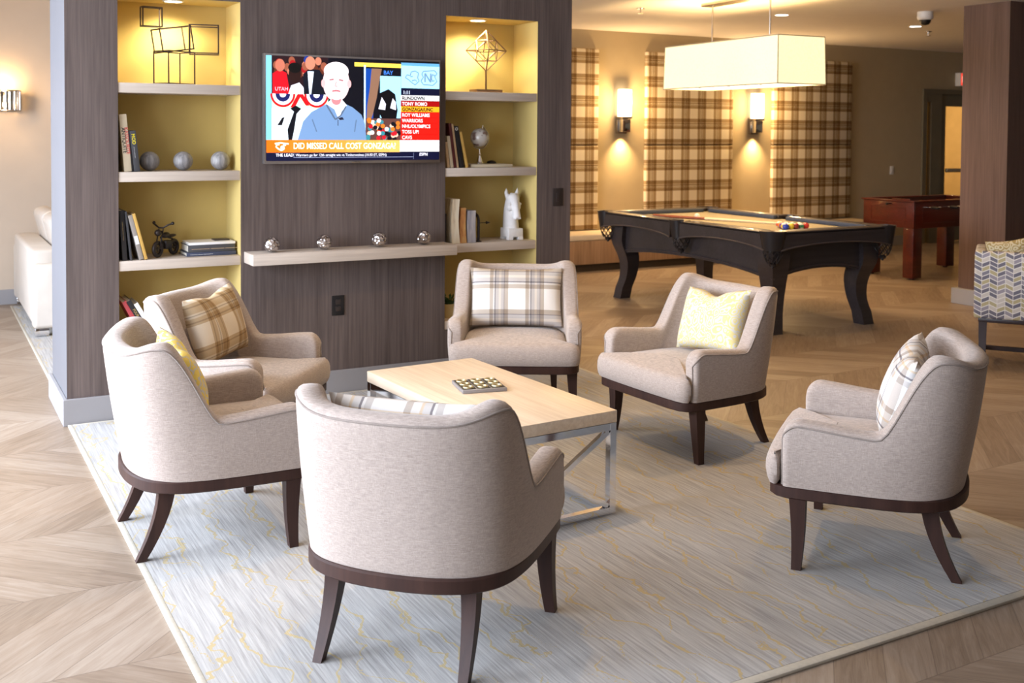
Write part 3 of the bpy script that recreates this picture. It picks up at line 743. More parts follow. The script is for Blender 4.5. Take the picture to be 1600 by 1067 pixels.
def txt(s, u, v, size, col, st=1.0, bold=0.0, sx=1.0, shear=0):
    LAY[0] += 1; t = text_bm(s, size, bold, 'LEFT', sx); o_ = uv(u, v)
    for q in t.verts: q.co = Vector((o_.x + q.co.x + shear * q.co.y, o_.y, o_.z + q.co.y))
    k = cmat(col, st)
    for f_ in t.faces: f_.material_index = k
    n0 = len(scr.bm.faces); mp = {}
    for q in t.verts: mp[q] = scr.bm.verts.new(q.co)
    for f_ in t.faces:
        try: scr.bm.faces.new([mp[q] for q in f_.verts]).material_index = k
        except ValueError: pass
    t.free()
def outline(pts, wd, col):
    for (a, b_), (c_, d_) in zip(pts, pts[1:]):
        dx, dy = c_ - a, (d_ - b_); L_ = math.hypot(dx, dy * .56) or 1; nx, ny = -dy * .56 / L_ * wd, dx / L_ * wd / .56
        shape([(a - nx, b_ - ny), (c_ - nx, d_ - ny), (c_ + nx, d_ + ny), (a + nx, b_ + ny)], col)
S = 1.15
rect(0, 1, 0, 1, (0.02, 0.02, 0.05))
rect(0, .765, 0, .80, (0.10, 0.16, 0.30))
rect(0, .03, 0, .80, (0.45, 0.75, 0.85), S)
rect(.03, .34, 0, .36, (0.14, 0.07, 0.09))
for k in range(26):   # crowd heads and shirts behind the host
    cx = .045 + .29 * random.random(); cy = .02 + .16 * random.random()
    ell(cx, cy, .018, .04, random.choice([(.55, .3, .22), (.75, .45, .35), (.35, .16, .1), (.6, .08, .1), (.12, .2, .5)]), 1.0, n=14)
shape([(.035, .36), (.035, .17), (.07, .13), (.11, .16), (.13, .36)], (.75, .06, .12))
ell(.075, .09, .026, .06, (.72, .4, .32))
txt('UTAH', .047, .33, .03, (.95, .75, .8), 1.0, .0002)
shape([(.12, .36), (.135, .28), (.18, .25), (.205, .30), (.21, .36)], (.9, .9, .95))
ell(.155, .17, .034, .085, (.14, .07, .06)); ell(.155, .11, .036, .05, (.02, .015, .02))
shape([(.205, .36), (.20, .17), (.23, .12), (.29, .12), (.32, .20), (.33, .36)], (.05, .07, .11))
shape([(.225, .14), (.26, .14), (.245, .36), (.235, .36)], (.85, .9, .95)); ell(.24, .06, .028, .065, (.75, .48, .38))
rect(.03, .36, .36, .80, (.70, .95, .80), S)
rect(.03, .36, .50, .80, (.90, .95, .98), 1.1)
for cx in (.09, .275):
    for rr_, c_ in ((.068, (.75, .08, .1)), (.056, (.95, .95, 1.0)), (.040, (.10, .12, .32)), (.018, (.95, .95, 1.0))): ell(cx, .36, rr_, rr_ * 1.9, c_, 1.0, 0, 180)
shape([(.17, .36), (.20, .36), (.235, .47), (.215, .47), (.185, .39), (.155, .49), (.13, .49)], (.75, .06, .1))
shape([(.12, .80), (.115, .70), (.15, .53), (.13, .50), (.16, .47), (.19, .50), (.165, .55), (.15, .72), (.14, .80)], (.03, .04, .08))
shape([(.06, .66), (.085, .59), (.10, .58), (.085, .66)], (.05, .05, .08))
rect(.34, .765, 0, .80, (.03, .035, .08))
rect(.49, .765, .035, .075, (.95, .80, .30), 1.2)
rect(.555, .60, .09, .80, (.05, .25, .60)); rect(.545, .555, .06, .80, (.75, .9, 1.0), S)
rect(.64, .765, .16, .58, (.60, .85, .98), 1.2)
txt('BAY', .66, .145, .035, (.25, .5, .9), 1.0, .0004)
shape([(.59, .09), (.65, .09), (.635, .22), (.62, .38), (.595, .56), (.575, .64), (.56, .62), (.565, .45), (.58, .28)], (.52, .38, .30))
shape([(.64, .33), (.69, .29), (.73, .34), (.745, .50), (.735, .62), (.65, .58), (.625, .50)], (.025, .025, .05))
shape([(.63, .49), (.65, .37), (.675, .44), (.67, .50)], (.85, .85, .9)); shape([(.70, .48), (.715, .38), (.735, .42), (.735, .5)], (.85, .85, .9))
rect(.555, .765, .585, .80, (.35, .22, .2))
for k in range(46):
    cx = .565 + .19 * random.random(); cy = .60 + .19 * random.random()
    ell(cx, cy, .013, .022, random.choice([(.95, .9, .9), (.85, .45, .15), (.75, .1, .15), (.05, .06, .1), (.2, .5, .55), (.9, .75, .65)]), 1.0, n=10)
# host
shape([(.17, .80), (.20, .62), (.245, .53), (.33, .45), (.37, .44), (.43, .44), (.48, .48), (.53, .55), (.55, .64), (.56, .80)], (.40, .52, .68), 1.15)
shape([(.33, .45), (.36, .40), (.42, .41), (.445, .46), (.415, .52), (.40, .60), (.375, .50)], (.93, .95, .97), 1.3)
outline([(.33, .46), (.38, .60), (.41, .56), (.44, .47)], .004, (.30, .36, .46))
outline([(.395, .60), (.395, .66)], .0025, (.25, .3, .42)); shape([(.395, .585), (.42, .575), (.43, .60), (.405, .605)], (.12, .12, .2))
outline([(.25, .60), (.275, .72)], .003, (.33, .42, .56)); outline([(.50, .60), (.49, .72)], .003, (.33, .42, .56))
ell(.385, .24, .075, .185, (.97, .84, .85), 1.15); ell(.385, .13, .070, .09, (1, .95, .96), 1.25)
ell(.385, .41, .028, .05, (.80, .48, .50)); ell(.385, .30, .055, .11, (.95, .78, .78), 1.15)
outline([(.345, .215), (.37, .21)], .004, (.62, .40, .42)); outline([(.40, .212), (.425, .218)], .004, (.62, .40, .42))
outline([(.362, .325), (.385, .318), (.408, .325)], .004, (.70, .35, .38)); outline([(.385, .23), (.378, .275), (.392, .278)], .0025, (.80, .6, .6))
ell(.312, .25, .012, .04, (.9, .68, .68)); ell(.458, .25, .012, .04, (.9, .68, .68))
# right column
rect(.765, 1, .02, .275, (.62, .85, .95), 1.25); rect(.765, 1, .02, .05, (.35, .6, .78), 1.2)
GL = (.42, .55, .68)
outline([(.79, .17), (.80, .14), (.82, .15), (.825, .11), (.85, .10), (.87, .12), (.865, .17), (.875, .20), (.85, .24), (.83, .22), (.81, .19), (.79, .17)], .0028, GL)
outline([(.82, .16), (.835, .155)], .003, GL); outline([(.83, .20), (.85, .19), (.86, .205)], .003, GL)
outline([(.90, .10), (.97, .09), (.985, .12), (.97, .15), (.985, .20), (.96, .24), (.90, .235), (.885, .2), (.90, .16), (.89, .13), (.90, .10)], .0028, GL)
outline([(.91, .21), (.91, .12), (.945, .21), (.945, .12)], .0045, GL); outline([(.97, .14), (.955, .13), (.95, .165), (.955, .2), (.97, .19)], .003, GL)
rect(.765, 1, .28, .345, (.03, .05, .16)); txt('1:11', .775, .335, .030, (.85, .9, 1), 1.2, .0004)
rows = [('RUNDOWN', (.93, .93, .93), (.02, .02, .03)), ('TONY ROMO', (.62, .02, .04), (1, .95, .95)), ('GONZAGA/UNC', (.95, .68, .12), (.03, .02, .02)),
        ('ROY WILLIAMS', (.93, .10, .06), (1, .95, .95)), ('WARRIORS', (.93, .10, .06), (1, .95, .95)), ('NHL/OLYMPICS', (.93, .10, .06), (1, .95, .95)), ('TOSS UP!', (.93, .10, .06), (1, .95, .95)), ('CAVS', (.93, .10, .06), (1, .95, .95))]
for k, (s, bg, fg) in enumerate(rows):
    v0 = .347 + .0565 * k
    rect(.763, 1, v0, v0 + .0535, bg, .9); txt(s, .77, v0 + .046, .031, fg, 1.0, .0012 if sum(fg) < 1 else .0006, 0.92)
rect(.757, 1, .80, .915, (.95, .95, .97), 1.3)
for k, wv in enumerate((.12, .09, .05)): rect(.82 + .01 * k, .82 + .01 * k + wv, .825 + .022 * k, .829 + .022 * k, (.7, .72, .75))
# banner and ticker
for k in range(12):
    t = k / 11; rect(.757 * k / 12, .757 * (k + 1) / 12, .80, .92, (.93 + .05 * t, .40 + .32 * t, .06 + .3 * t), 1.0)
txt('DID MISSED CALL COST GONZAGA?', .145, .885, .053, (1, .97, .92), 1.3, .0006, 0.765)
LC = (1, .95, .88)
outline([(.045, .835), (.075, .828), (.105, .835), (.12, .838)], .004, LC); outline([(.105, .85), (.09, .85), (.095, .885), (.08, .90), (.06, .88), (.05, .86)], .004, LC)
outline([(.05, .85), (.07, .845)], .003, LC); ell(.083, .872, .008, .018, LC)
rect(0, 1, .92, 1, (.03, .05, .17))
txt('THE LEAD', .05, .957, .024, (.95, .95, 1), 1.2, .0003); rect(.147, .1485, .925, .965, (.8, .85, .95))
txt('Warriors go for 12th straight win vs Timberwolves (10:30 ET, ESPN)', .158, .957, .0225, (.95, .95, 1), 1.2, .0001, .93)
rect(.147, .84, .967, .970, (.7, .75, .9)); rect(.84, .8415, .925, .99, (.5, .55, .7))
txt('ESPN', .875, .957, .026, (.95, .95, 1), 1.2, .0004, 1.0, .15)
sm = bpy.data.meshes.new('screen'); scr.bm.normal_update()
for f_ in scr.bm.faces:
    if f_.normal.y > 0: f_.normal_flip()
scr.bm.to_mesh(sm); scr.bm.free()
for nm in mats: sm.materials.append(M[nm])
so = bpy.data.objects.new('screen', sm); COL.objects.link(so); so.parent = tv

# outlet and switch plates
def plate(name, x, y, z, mat, label, cat, kind):
    t = thing(name, label, cat, (x, y, z))
    MB().box(-.04, .04, -.006, -.0005, -.062, .062, .002).build('cover_plate', mat, t)
    if kind == 'outlet':
        for dz in (.022, -.022):
            MB().box(-.017, .017, -.009, -.0062, dz - .015, dz + .015, .002).build('socket', 'dark_plastic', t)
    else:
        MB().box(-.014, .014, -.010, -.0062, -.030, .030, .002).build('rocker', mat, t)
    return t
plate('power_outlet', 2.283, YW, 0.553, 'black_plastic', 'black double power outlet low on the dark wood partition', 'outlet', 'outlet')
plate('light_switch', 3.884, YW, 1.19, 'dark_plastic', 'dark brown switch plate on the partition, right of the niche', 'switch', 'switch')
plate('light_switch', 12.46, YB, 1.106, 'white_plastic', 'white light switch on the tan far wall near the door', 'switch', 'switch')

# ------------------------------------------------------------------ niche ornaments
def book(x, z, w_, h_, d_, cover, label, lean=0.0, y=YW + 0.02, text=None, group=None, page=True):
    """upright book, spine towards the room; lean > 0 tips the top to the left"""
    t = thing('book', label, 'book', (x, y, z), group=group, rot=(0, -R(lean), 0))
    c = MB(); e = 0.003
    c.box(0, w_, 0, 0.004, 0, h_, 0.001); c.box(0, e, .004, d_, 0, h_); c.box(w_ - e, w_, .004, d_, 0, h_)
    c.build('cover', cover, t, smooth=30)
    MB().box(e, w_ - e, .005, d_ - .004, .004, h_ - .004).build('pages', 'paper', t, smooth=0)
    for (s, size, cx, zt, ink) in (text or []):
        tb = text_bm(s, size, size * .02)
        mb = MB(); mtx = Matrix.Translation((cx, -0.0006, zt)) @ Matrix(((0, 1, 0, 0), (0, 0, -1, 0), (-1, 0, 0, 0), (0, 0, 0, 1)))
        mb.merge(tb, 0, mtx); mb.build('spine_title', ink, t, smooth=0)
    return t
G = 'books on the second shelf of the left niche'
book(1.024, Z2, .040, .325, .24, 'book_cream', 'tall cream book with red and black spine letters, left niche second shelf', 5, text=[('ANTIQUITE', .028, .006, .25, 'ink_black'), ('KASSOURITE', .0265, .022, .25, 'ink_red')], group=G)
book(1.0665, Z2, .008, .235, .20, 'book_black', 'thin black book between the tall cream book and the book with yellow letters', 5.5, group=G)
book(1.077, Z2, .033, .232, .20, 'book_charcoal', 'dark grey book with yellow spine letters beside the stone balls', 6, text=[('MOD', .026, .008, .215, 'ink_yellow'), ('—— ———', .012, .011, .14, 'ink_white')], group=G)
for k, x in enumerate((1.183, 1.374, 1.592)):
    o = MB().sphere((0, 0, .056), .056, 28, 18).build('stone_ball', 'stone_ball', smooth=60, loc=(x, 6.44, Z2))
    tag(o, ['left', 'middle', 'right'][k] + ' one of three grey stone balls on a shelf of the left niche', 'ornament', 'grey stone balls')
G = 'books on the third shelf of the left niche'
book(1.012, Z3, .026, .285, .22, 'book_black', 'tall black book against the left niche wall, third shelf, leftmost', 3.5, text=[('—— ——— ——', .014, .009, .22, 'ink_gold')], group=G)
book(1.053, Z3, .012, .28, .22, 'book_charcoal', 'slim charcoal book second in the leaning row, third shelf of left niche', 6, group=G)
gb_ = book(1.104, Z3, .024, .262, .21, 'book_grey', 'grey and black book with white label, leaning in left niche beside yellow book', 14, group=G)
MB().box(.002, .022, -.0012, -.0004, .09, .14).build('spine_label', 'ink_white', gb_, smooth=0)
book(1.132, Z3, .017, .272, .21, 'book_yellow', 'leaning mustard yellow book next to the metal motorcycle', 14.5, group=G)
G = 'books at the bottom of the left niche'
book(1.143, Z4, .024, .30, .22, 'book_red', 'red and pink book leaning at the bottom of the left niche', 27, group=G)
book(1.176, Z4, .030, .305, .22, 'book_black', 'black book with pale spine letters leaning at the bottom of the left niche', 29, text=[('FOUR STORIES', .02, .010, .25, 'ink_gold')], group=G)
book(1.216, Z4, .024, .29, .22, 'book_white', 'white book leaning at the bottom of the left niche', 30, group=G)
# stack of flat books
G = 'flat stack of books in the left niche'
def flatbook(x0, x1, y0, y1, z, t_, mat, label, group, rz=0, text=None, ink='ink_white'):
    o = thing('book', label, 'book', ((x0 + x1) / 2, (y0 + y1) / 2, z), R(rz), group)
    a, b_ = (x1 - x0) / 2, (y1 - y0) / 2
    c = MB(); c.box(-a, a, -b_, -b_ + .004, 0, t_, .001); c.box(-a, a, -b_ + .004, b_, 0, .003); c.box(-a, a, -b_ + .004, b_, t_ - .003, t_); c.build('cover', mat, o, smooth=30)
    MB().box(-a + .004, a - .004, -b_ + .005, b_ - .004, .003, t_ - .003).build('pages', 'paper', o, smooth=0)
    if text:
        tb = text_bm(text, t_ * .62, t_ * .01); mb = MB(); mb.merge(tb, 0, Matrix.Translation((-a * .85, -b_ - .0006, t_ * .28)) @ Matrix.Rotation(PI / 2, 4, 'X')); mb.build('spine_title', ink, o, smooth=0)
    return o
flatbook(1.375, 1.665, 6.36, 6.57, Z3, .022, 'book_navy', 'navy book at the bottom of the flat stack in the left niche', G, 0, '——— —— ————')
flatbook(1.385, 1.660, 6.365, 6.57, Z3 + .0225, .042, 'book_charcoal', 'thick dark book in the middle of the flat stack in the left niche', G, 0, '———— ——— ———', 'book_tan')
flatbook(1.392, 1.662, 6.365, 6.56, Z3 + .065, .014, 'book_white', 'thin white book on top of the flat stack in the left niche', G)
o = MB().box(-.045, .045, -.04, .04, 0, .008, .001).build('black_box', 'dark_plastic', loc=(1.60, 6.47, Z3 + .0795)); tag(o, 'small dark flat box lying on top of the book stack', 'box')

# wire cubes sculpture
ws = thing('wire_sculpture', 'sculpture of stacked dark wire cubes in the lit top of the left niche', 'sculpture', (1.335, 6.46, Z1))
def wirebox(mb, mtx, sx, sy, sz, r=.0035):
    c = [mtx @ Vector((a * sx / 2, b_ * sy / 2, d_ * sz / 2)) for a in (-1, 1) for b_ in (-1, 1) for d_ in (-1, 1)]
    for i in range(8):
        for j in range(i + 1, 8):
            if bin(i ^ j).count('1') == 1: mb.bar(c[i], c[j], r * 2)
def wb_(name, loc, rot, s):
    mb = MB(); wirebox(mb, Matrix.Translation(loc) @ Euler([R(a) for a in rot]).to_matrix().to_4x4(), *s); return mb.build(name, 'bronze_wire', ws, smooth=0)
wb_('wire_cube', (-.005, 0, .0985), (0, 0, 28), (.19, .13, .188))
wb_('wire_cube', (-.015, 0, .265), (0, -9, 12), (.19, .12, .135))
wb_('wire_cube', (.165, -.01, .270), (0, 0, -14), (.165, .14, .165))
wb_('wire_cube', (-.135, 0, .390), (0, 0, 6), (.110, .05, .110))

# motorcycle ornament
mc = thing('motorcycle_ornament', 'dark metal toy motorcycle on the third shelf of the left niche', 'ornament', (1.275, 6.44, Z3), R(45))
def torus(mb, c, Rr, r, ax='Y', n=20):
    pts = [(c[0] + Rr * math.cos(2 * PI * k / n), c[1], c[2] + Rr * math.sin(2 * PI * k / n)) for k in range(n)]
    mb.tube(pts, r, 8, closed=True)
for nm, cx in (('front_wheel', -.085), ('rear_wheel', .075)):
    mb = MB(); torus(mb, (cx, 0, .05), .038, .0115)
    for k in range(6): a = PI * k / 6; mb.tube([(cx - .036 * math.cos(a), 0, .05 - .036 * math.sin(a)), (cx + .036 * math.cos(a), 0, .05 + .036 * math.sin(a))], .002, 5)
    mb.build(nm, 'black_metal', mc, smooth=50)
mb = MB()
for s in (.014, -.014): mb.tube([(-.085, s, .05), (-.068, s, .11), (-.05, s, .165)], .0042, 6)
mb.tube([(-.05, 0, .15), (0, 0, .115), (.06, 0, .10), (.085, 0, .05)], .006, 6); mb.tube([(-.055, 0, .12), (-.02, 0, .05), (.05, 0, .045), (.075, 0, .05)], .005, 6)
mb.build('frame', 'black_metal', mc, smooth=50)
mb = MB(); mb.tube([(-.03, -.060, .196), (-.045, -.045, .19), (-.05, -.015, .172), (-.05, .015, .172), (-.045, .045, .19), (-.03, .060, .196)], .005, 6); mb.sphere((-.028, -.063, .198), .010, 10, 6); mb.sphere((-.028, .063, .198), .010, 10, 6); mb.build('handlebar', 'black_metal', mc, smooth=50)
mb = MB(); mb.sphere((-.082, 0, .145), .020, 14, 8); mb.build('headlamp', 'black_metal', mc, smooth=50)
mb = MB(); mb.box(-.025, .03, -.018, .018, .045, .095, .006); mb.tube([(0, 0.02, .06), (.05, .028, .04), (.10, .028, .045)], .006, 8); mb.build('engine', 'black_metal', mc, smooth=40)
mb = MB(); mb.sphere((-.005, 0, .125), .024, 14, 8, sc=(1.6, .7, .75)); mb.build('fuel_tank', 'black_metal', mc, smooth=50)
mb = MB(); mb.sphere((.055, 0, .118), .022, 14, 8, sc=(1.9, .8, .45)); mb.build('seat', 'black_metal', mc, smooth=50)

# octahedron sculpture
oc = thing('geometric_sculpture', 'open wire octahedron on a stand in the lit top of the right niche', 'sculpture', (3.392, 6.44, Z1))
MB().box(-.10, .10, -.055, .055, 0, .022, .002).build('base', 'copper_rod', oc)
MB().tube([(0, 0, .022), (0, 0, .15)], .0065, 8).build('stem', 'copper_rod', oc)
mb = MB(); zc, hr = .285, .138
VV = [Vector((0, 0, zc + hr)), Vector((0, 0, zc - hr))] + [Vector((hr * math.cos(R(a)), hr * math.sin(R(a)), zc)) for a in (-20, 70, 160, 250)]
for i in range(6):
    for j in range(i + 1, 6):
        if (VV[i] + VV[j] - 2 * Vector((0, 0, zc))).length > .01: mb.tube([VV[i], VV[j]], .0042, 6)
q = .5
for i in range(6):
    for j in range(i + 1, 6):
        if (VV[i] + VV[j] - 2 * Vector((0, 0, zc))).length > .01:
            for k in range(j, 6):
                pass
mids = [(VV[i] + VV[j]) / 2 for i in range(6) for j in range(i + 1, 6) if (VV[i] + VV[j] - 2 * Vector((0, 0, zc))).length > .01]
for i in range(len(mids)):
    for j in range(i + 1, len(mids)):
        if (mids[i] - mids[j]).length < hr * .75: mb.tube([mids[i], mids[j]], .0032, 6)
mb.build('wire_frame', 'copper_rod', oc, smooth=50)

# right niche second shelf: books, globe on a flat book
G = 'books on the second shelf of the right niche'
book(3.046, Z2, .018, .17, .16, 'book_tan', 'short tan book leftmost on the second shelf of the right niche', 7, group=G)
book(3.069, Z2, .022, .21, .18, 'book_cream', 'cream book second in the leaning row beside the globe', 8, group=G)
book(3.093, Z2, .020, .295, .2, 'book_maroon', 'tall dark red book in the leaning row beside the globe', 8, group=G)
book(3.116, Z2, .014, .290, .2, 'book_tan', 'tall light brown book in the leaning row, right of the dark red one', 8.5, group=G)
book(3.138, Z2, .032, .275, .2, 'book_black', 'black book with white spine mark in the leaning row beside the globe', 9.8, text=[('O', .026, .007, .268, 'ink_white')], group=G)
book(3.182, Z2, .018, .24, .19, 'book_yellow', 'yellowish book at the right end of the row, nearest the globe', 12, group=G)
flatbook(3.228, 3.545, 6.335, 6.56, Z2, .020, 'book_cream', 'flat cream book lying under the globe', 'books on the second shelf of the right niche')
gl = thing('globe', 'small silver desk globe standing on a flat cream book in the right niche', 'globe', (3.345, 6.44, Z2 + .0205))
MB().lathe([(.036, 0), (.036, .004), (.026, .012), (.018, .03), (.012, .05), (.008, .058), (.012, .066), (.006, .075), (.005, .10)], 24).build('stand', 'chrome', gl, smooth=50)
MB().sphere((0, 0, .178), .064, 32, 20).build('sphere', 'globe_map', gl, smooth=60)
mb = MB(); mb.tube([(.074 * math.cos(R(a)) * .95, 0, .178 + .074 * math.sin(R(a))) for a in range(-130, 75, 8)], .0045, 6); mb.tube([(.02, 0, .24), (.026, 0, .262)], .005, 6); mb.build('meridian_arm', 'nickel', gl, smooth=50)
o = MB().lathe([(.035, 0), (.03, .012), (.015, .02), (.001, .022)], 20).build('dark_stone', 'black_metal', loc=(3.47, 6.50, Z2 + .0205), smooth=50); tag(o, 'small dark rounded stone lying behind the globe', 'ornament')

# right niche third shelf: slab bookends and horse
def slabform(w0, w1, d_, h_, bend, mat, x, lab, nm='slab_book'):
    rs = []
    for k in range(9):
        t = k / 8; wv = w0 + (w1 - w0) * t; ox = bend * math.sin(PI * t)
        rs.append([Vector((ox + a * wv / 2, b_ * d_ / 2, h_ * t)) for a, b_ in ((-1, -1), (1, -1), (1, 1), (-1, 1))])
    o = MB().loft(rs).build(nm, mat, loc=(x, 6.42, Z3), smooth=30)
    return tag(o, lab, 'book', 'weathered books between the bookends')
be = thing('bookend', 'black metal bookend half hidden at the left of the right niche', 'bookend', (3.058, 6.42, Z3))
MB().box(-.012, .0, -.07, .07, 0, .20, .004).build('upright', 'black_metal', be)
MB().box(-.012, .05, -.07, .07, 0, .003).build('foot', 'black_metal', be)
slabform(.058, .05, .18, .295, -.010, 'slab_cream', 3.118, 'tall cream book with a curved worn spine, right niche third shelf')
slabform(.05, .036, .16, .235, -.006, 'slab_orange', 3.177, 'orange-brown weathered book between the cream and the grey one')
slabform(.062, .058, .16, .215, -.004, 'slab_grey', 3.240, 'grey weathered book beside the black arched bookend')
be = thing('bookend', 'black arched bookend with an arrow pointing right', 'bookend', (3.305, 6.42, Z3))
mb = MB(); mb.tube([(.018 - .0, 0, 0.002)] + [(.018 * 1, .055 * math.cos(R(a)), .13 + .055 * math.sin(R(a))) for a in range(0, 181, 15)] , .009, 8)
mb = MB(); mb.tube([(0, -.05, 0.002), (0, -.05, .13)] + [(0, -.05 * math.cos(R(a)), .13 + .055 * math.sin(R(a))) for a in range(10, 180, 10)] + [(0, .05, .13), (0, .05, .002)], .010, 8); mb.build('arch', 'black_metal', be, smooth=50)
mb = MB(); mb.box(-.02, .02, -.055, .055, 0, .006, .001); mb.build('foot', 'black_metal', be)
mb = MB(); mb.tube([(-.04 + .045, -.02, .125), (.075, -.02, .125)], .003, 6); mb.tube([(.075, -.02, .125), (.105, -.02, .125)], [.011, .0008], 8); mb.build('arrow', 'black_metal', be, smooth=40)

hs = thing('horse_bust', 'white plaster horse head on a square footed base in the right niche', 'sculpture', (3.600, 6.44, Z3), R(-92))
b_ = MB(); b_.box(-.065, .065, -.055, .055, .02, .078, .003)
for sx in (1, -1):
    for sy in (1, -1): b_.box(sx * .045 - .02, sx * .045 + .02, sy * .038 - .017, sy * .038 + .017, 0, .022)
b_.build('plinth', 'plaster_white', hs, smooth=30)
hb = MB()
neck = cat_rom([Vector(p) for p in ((-.012, 0, .075), (-.016, 0, .12), (-.018, 0, .17), (-.012, 0, .225), (.0, 0, .268), (.01, 0, .288))], 4)
nr = [(.066 - .018 * k / (len(neck) - 1), .054 - .014 * k / (len(neck) - 1)) for k in range(len(neck))]
hb.loft([[p + Vector((a * math.cos(2 * PI * j / 20), c_ * math.sin(2 * PI * j / 20), 0)) for j in range(20)] for p, (a, c_) in zip(neck, nr)])
head = cat_rom([Vector(p) for p in ((-.005, 0, .292), (.02, 0, .275), (.045, 0, .245), (.062, 0, .205), (.074, 0, .165), (.080, 0, .140))], 4)
hr2 = [(.022, .028), (.034, .040), (.044, .046), (.049, .047), (.048, .045), (.044, .042), (.040, .038), (.037, .035), (.034, .032), (.031, .029), (.029, .027), (.0275, .026), (.027, .026), (.027, .0265), (.0275, .027), (.028, .028), (.028, .029), (.0275, .029), (.026, .028), (.022, .024), (.012, .014)]
rs = []
for k, p in enumerate(head):
    d = (head[min(k + 1, len(head) - 1)] - head[max(k - 1, 0)]).normalized(); up_ = Vector((d.z, 0, -d.x)) * -1
    a, c_ = hr2[min(k, len(hr2) - 1)]
    rs.append([p + up_ * a * math.cos(2 * PI * j / 18) + Vector((0, 1, 0)) * c_ * math.sin(2 * PI * j / 18) for j in range(18)])
hb.loft(rs)
for s in (1, -1):
    hb.tube([(-.004, s * .030, .285), (-.004, s * .042, .325), (.0, s * .043, .357)], [.017, .014, .002], 8)
    hb.sphere((.047, s * .040, .246), .011, 10, 8); hb.sphere((.098, s * .017, .150), .007, 8, 6)
    hb.sphere((.03, s * .034, .225), .026, 12, 8, sc=(1, .6, 1.1))
hb.tube([(.0, 0, .315), (-.035, 0, .290), (-.058, 0, .235), (-.072, 0, .17), (-.074, 0, .11)], [.013, .016, .017, .016, .013], 8)
hb.tube([(.01, 0, .312), (.035, .004, .295), (.05, .006, .272)], [.014, .012, .004], 8)
ho = hb.build('head_and_neck', 'plaster_white', hs, smooth=70)
md = ho.modifiers.new('remesh', 'REMESH'); md.mode = 'VOXEL'; md.voxel_size = .0042; md.use_smooth_shade = True
md = ho.modifiers.new('smooth', 'SMOOTH'); md.factor = .5; md.iterations = 5

# plant at the bottom of the right niche
pl = thing('potted_plant', 'small green plant in a pale yellow pot at the bottom of the right niche', 'potted plant', (3.108, 6.43, Z4))
MB().lathe([(.040, 0), (.048, .05), (.050, .092), (.046, .094), (.042, .085), (.001, .082)], 28).build('pot', 'terracotta', pl, smooth=50)
lf = MB()
for k in range(70):
    a = random.random() * 2 * PI; el = R(10 + 75 * random.random()); L_ = .03 + .05 * random.random()
    dr = Vector((math.cos(a) * math.cos(el), math.sin(a) * math.cos(el), math.sin(el))); base = Vector((math.cos(a) * .015, math.sin(a) * .015, .085))
    sd = dr.cross(Vector((0, 0, 1))).normalized(); tip = base + dr * L_; c_ = tip - dr * .018
    nn_ = dr.cross(sd) * .004
    lf.poly([c_ - dr * .010, c_ + sd * .011 + nn_, tip, c_ - sd * .011 + nn_])
    lf.tube([base, c_ - dr * .008], .0012, 4)
lf.build('foliage', 'leaf_green', pl, smooth=40)

# silver balls on the floating shelf
for k, x in enumerate((1.832, 2.156, 2.514, 2.818)):
    o = MB().sphere((0, 0, .046), .046, 40, 26).build('silver_ball', 'hammered_silver', smooth=70, loc=(x, 6.19, .9185), rot=(0, 0, k * 1.7))
    tag(o, ['leftmost', 'second from left', 'third from left', 'rightmost'][k] + ' of four hammered silver balls on the floating shelf', 'ornament', 'hammered silver balls')

# ------------------------------------------------------------------ recessed lights
def downlight(x, y, z, label, lens='lens_white', r=.065, group='recessed ceiling downlights', power=0, col=WARM, ang=120):
    t = thing('recessed_light', label, 'ceiling light', (x, y, z), group=group)
    mb = MB(); n = 28
    mb.loft([[Vector((r2 * math.cos(2 * PI * j / n), r2 * math.sin(2 * PI * j / n), zz)) for j in range(n)] for r2, zz in ((r * 1.22, -.0005), (r * 1.2, -.004), (r * 1.0, -.006), (r * .98, -.0005))], True, False, False, loop=True)
    mb.build('trim_ring', 'white_plastic', t, smooth=40)
    MB().lathe([(r * .97, -.0028), (r * .97, -.0008)], 28).build('lens', lens, t, smooth=40)
    if power: spot('lamp', (0, 0, -.012), power, col, ang, 0.9, .05, t)
    return t
downlight(1.325, 6.46, NZ1, 'warm recessed light in the top of the left yellow niche', 'lens_warm', .05, 'niche lights', P_NICHE, (1, .86, .55), 150)
downlight(3.333, 6.45, NZ1, 'warm recessed light in the top of the right yellow niche', 'lens_warm', .05, 'niche lights', P_NICHE, (1, .86, .55), 150)
downlight(7.926, 8.409, ZC, 'recessed downlight behind the right rod of the pendant lamp', power=P_DOWN)
downlight(10.05, 8.49, ZC, 'recessed downlight below the dome camera, near the pillar', power=P_DOWN * .6)
# further lamps of the same room outside the frame
for k, (x, y) in enumerate(((2.3, 4.4), (4.6, 4.2), (4.9, 6.6), (5.6, 9.0), (7.0, 4.0), (2.6, 8.6))):
    downlight(x, y, ZC, 'recessed ceiling downlight above the lounge, outside the frame', power=P_DOWN * (1.0, 1.0, 0.95, 0.75, .6, .9)[k], group='downlights outside the frame')
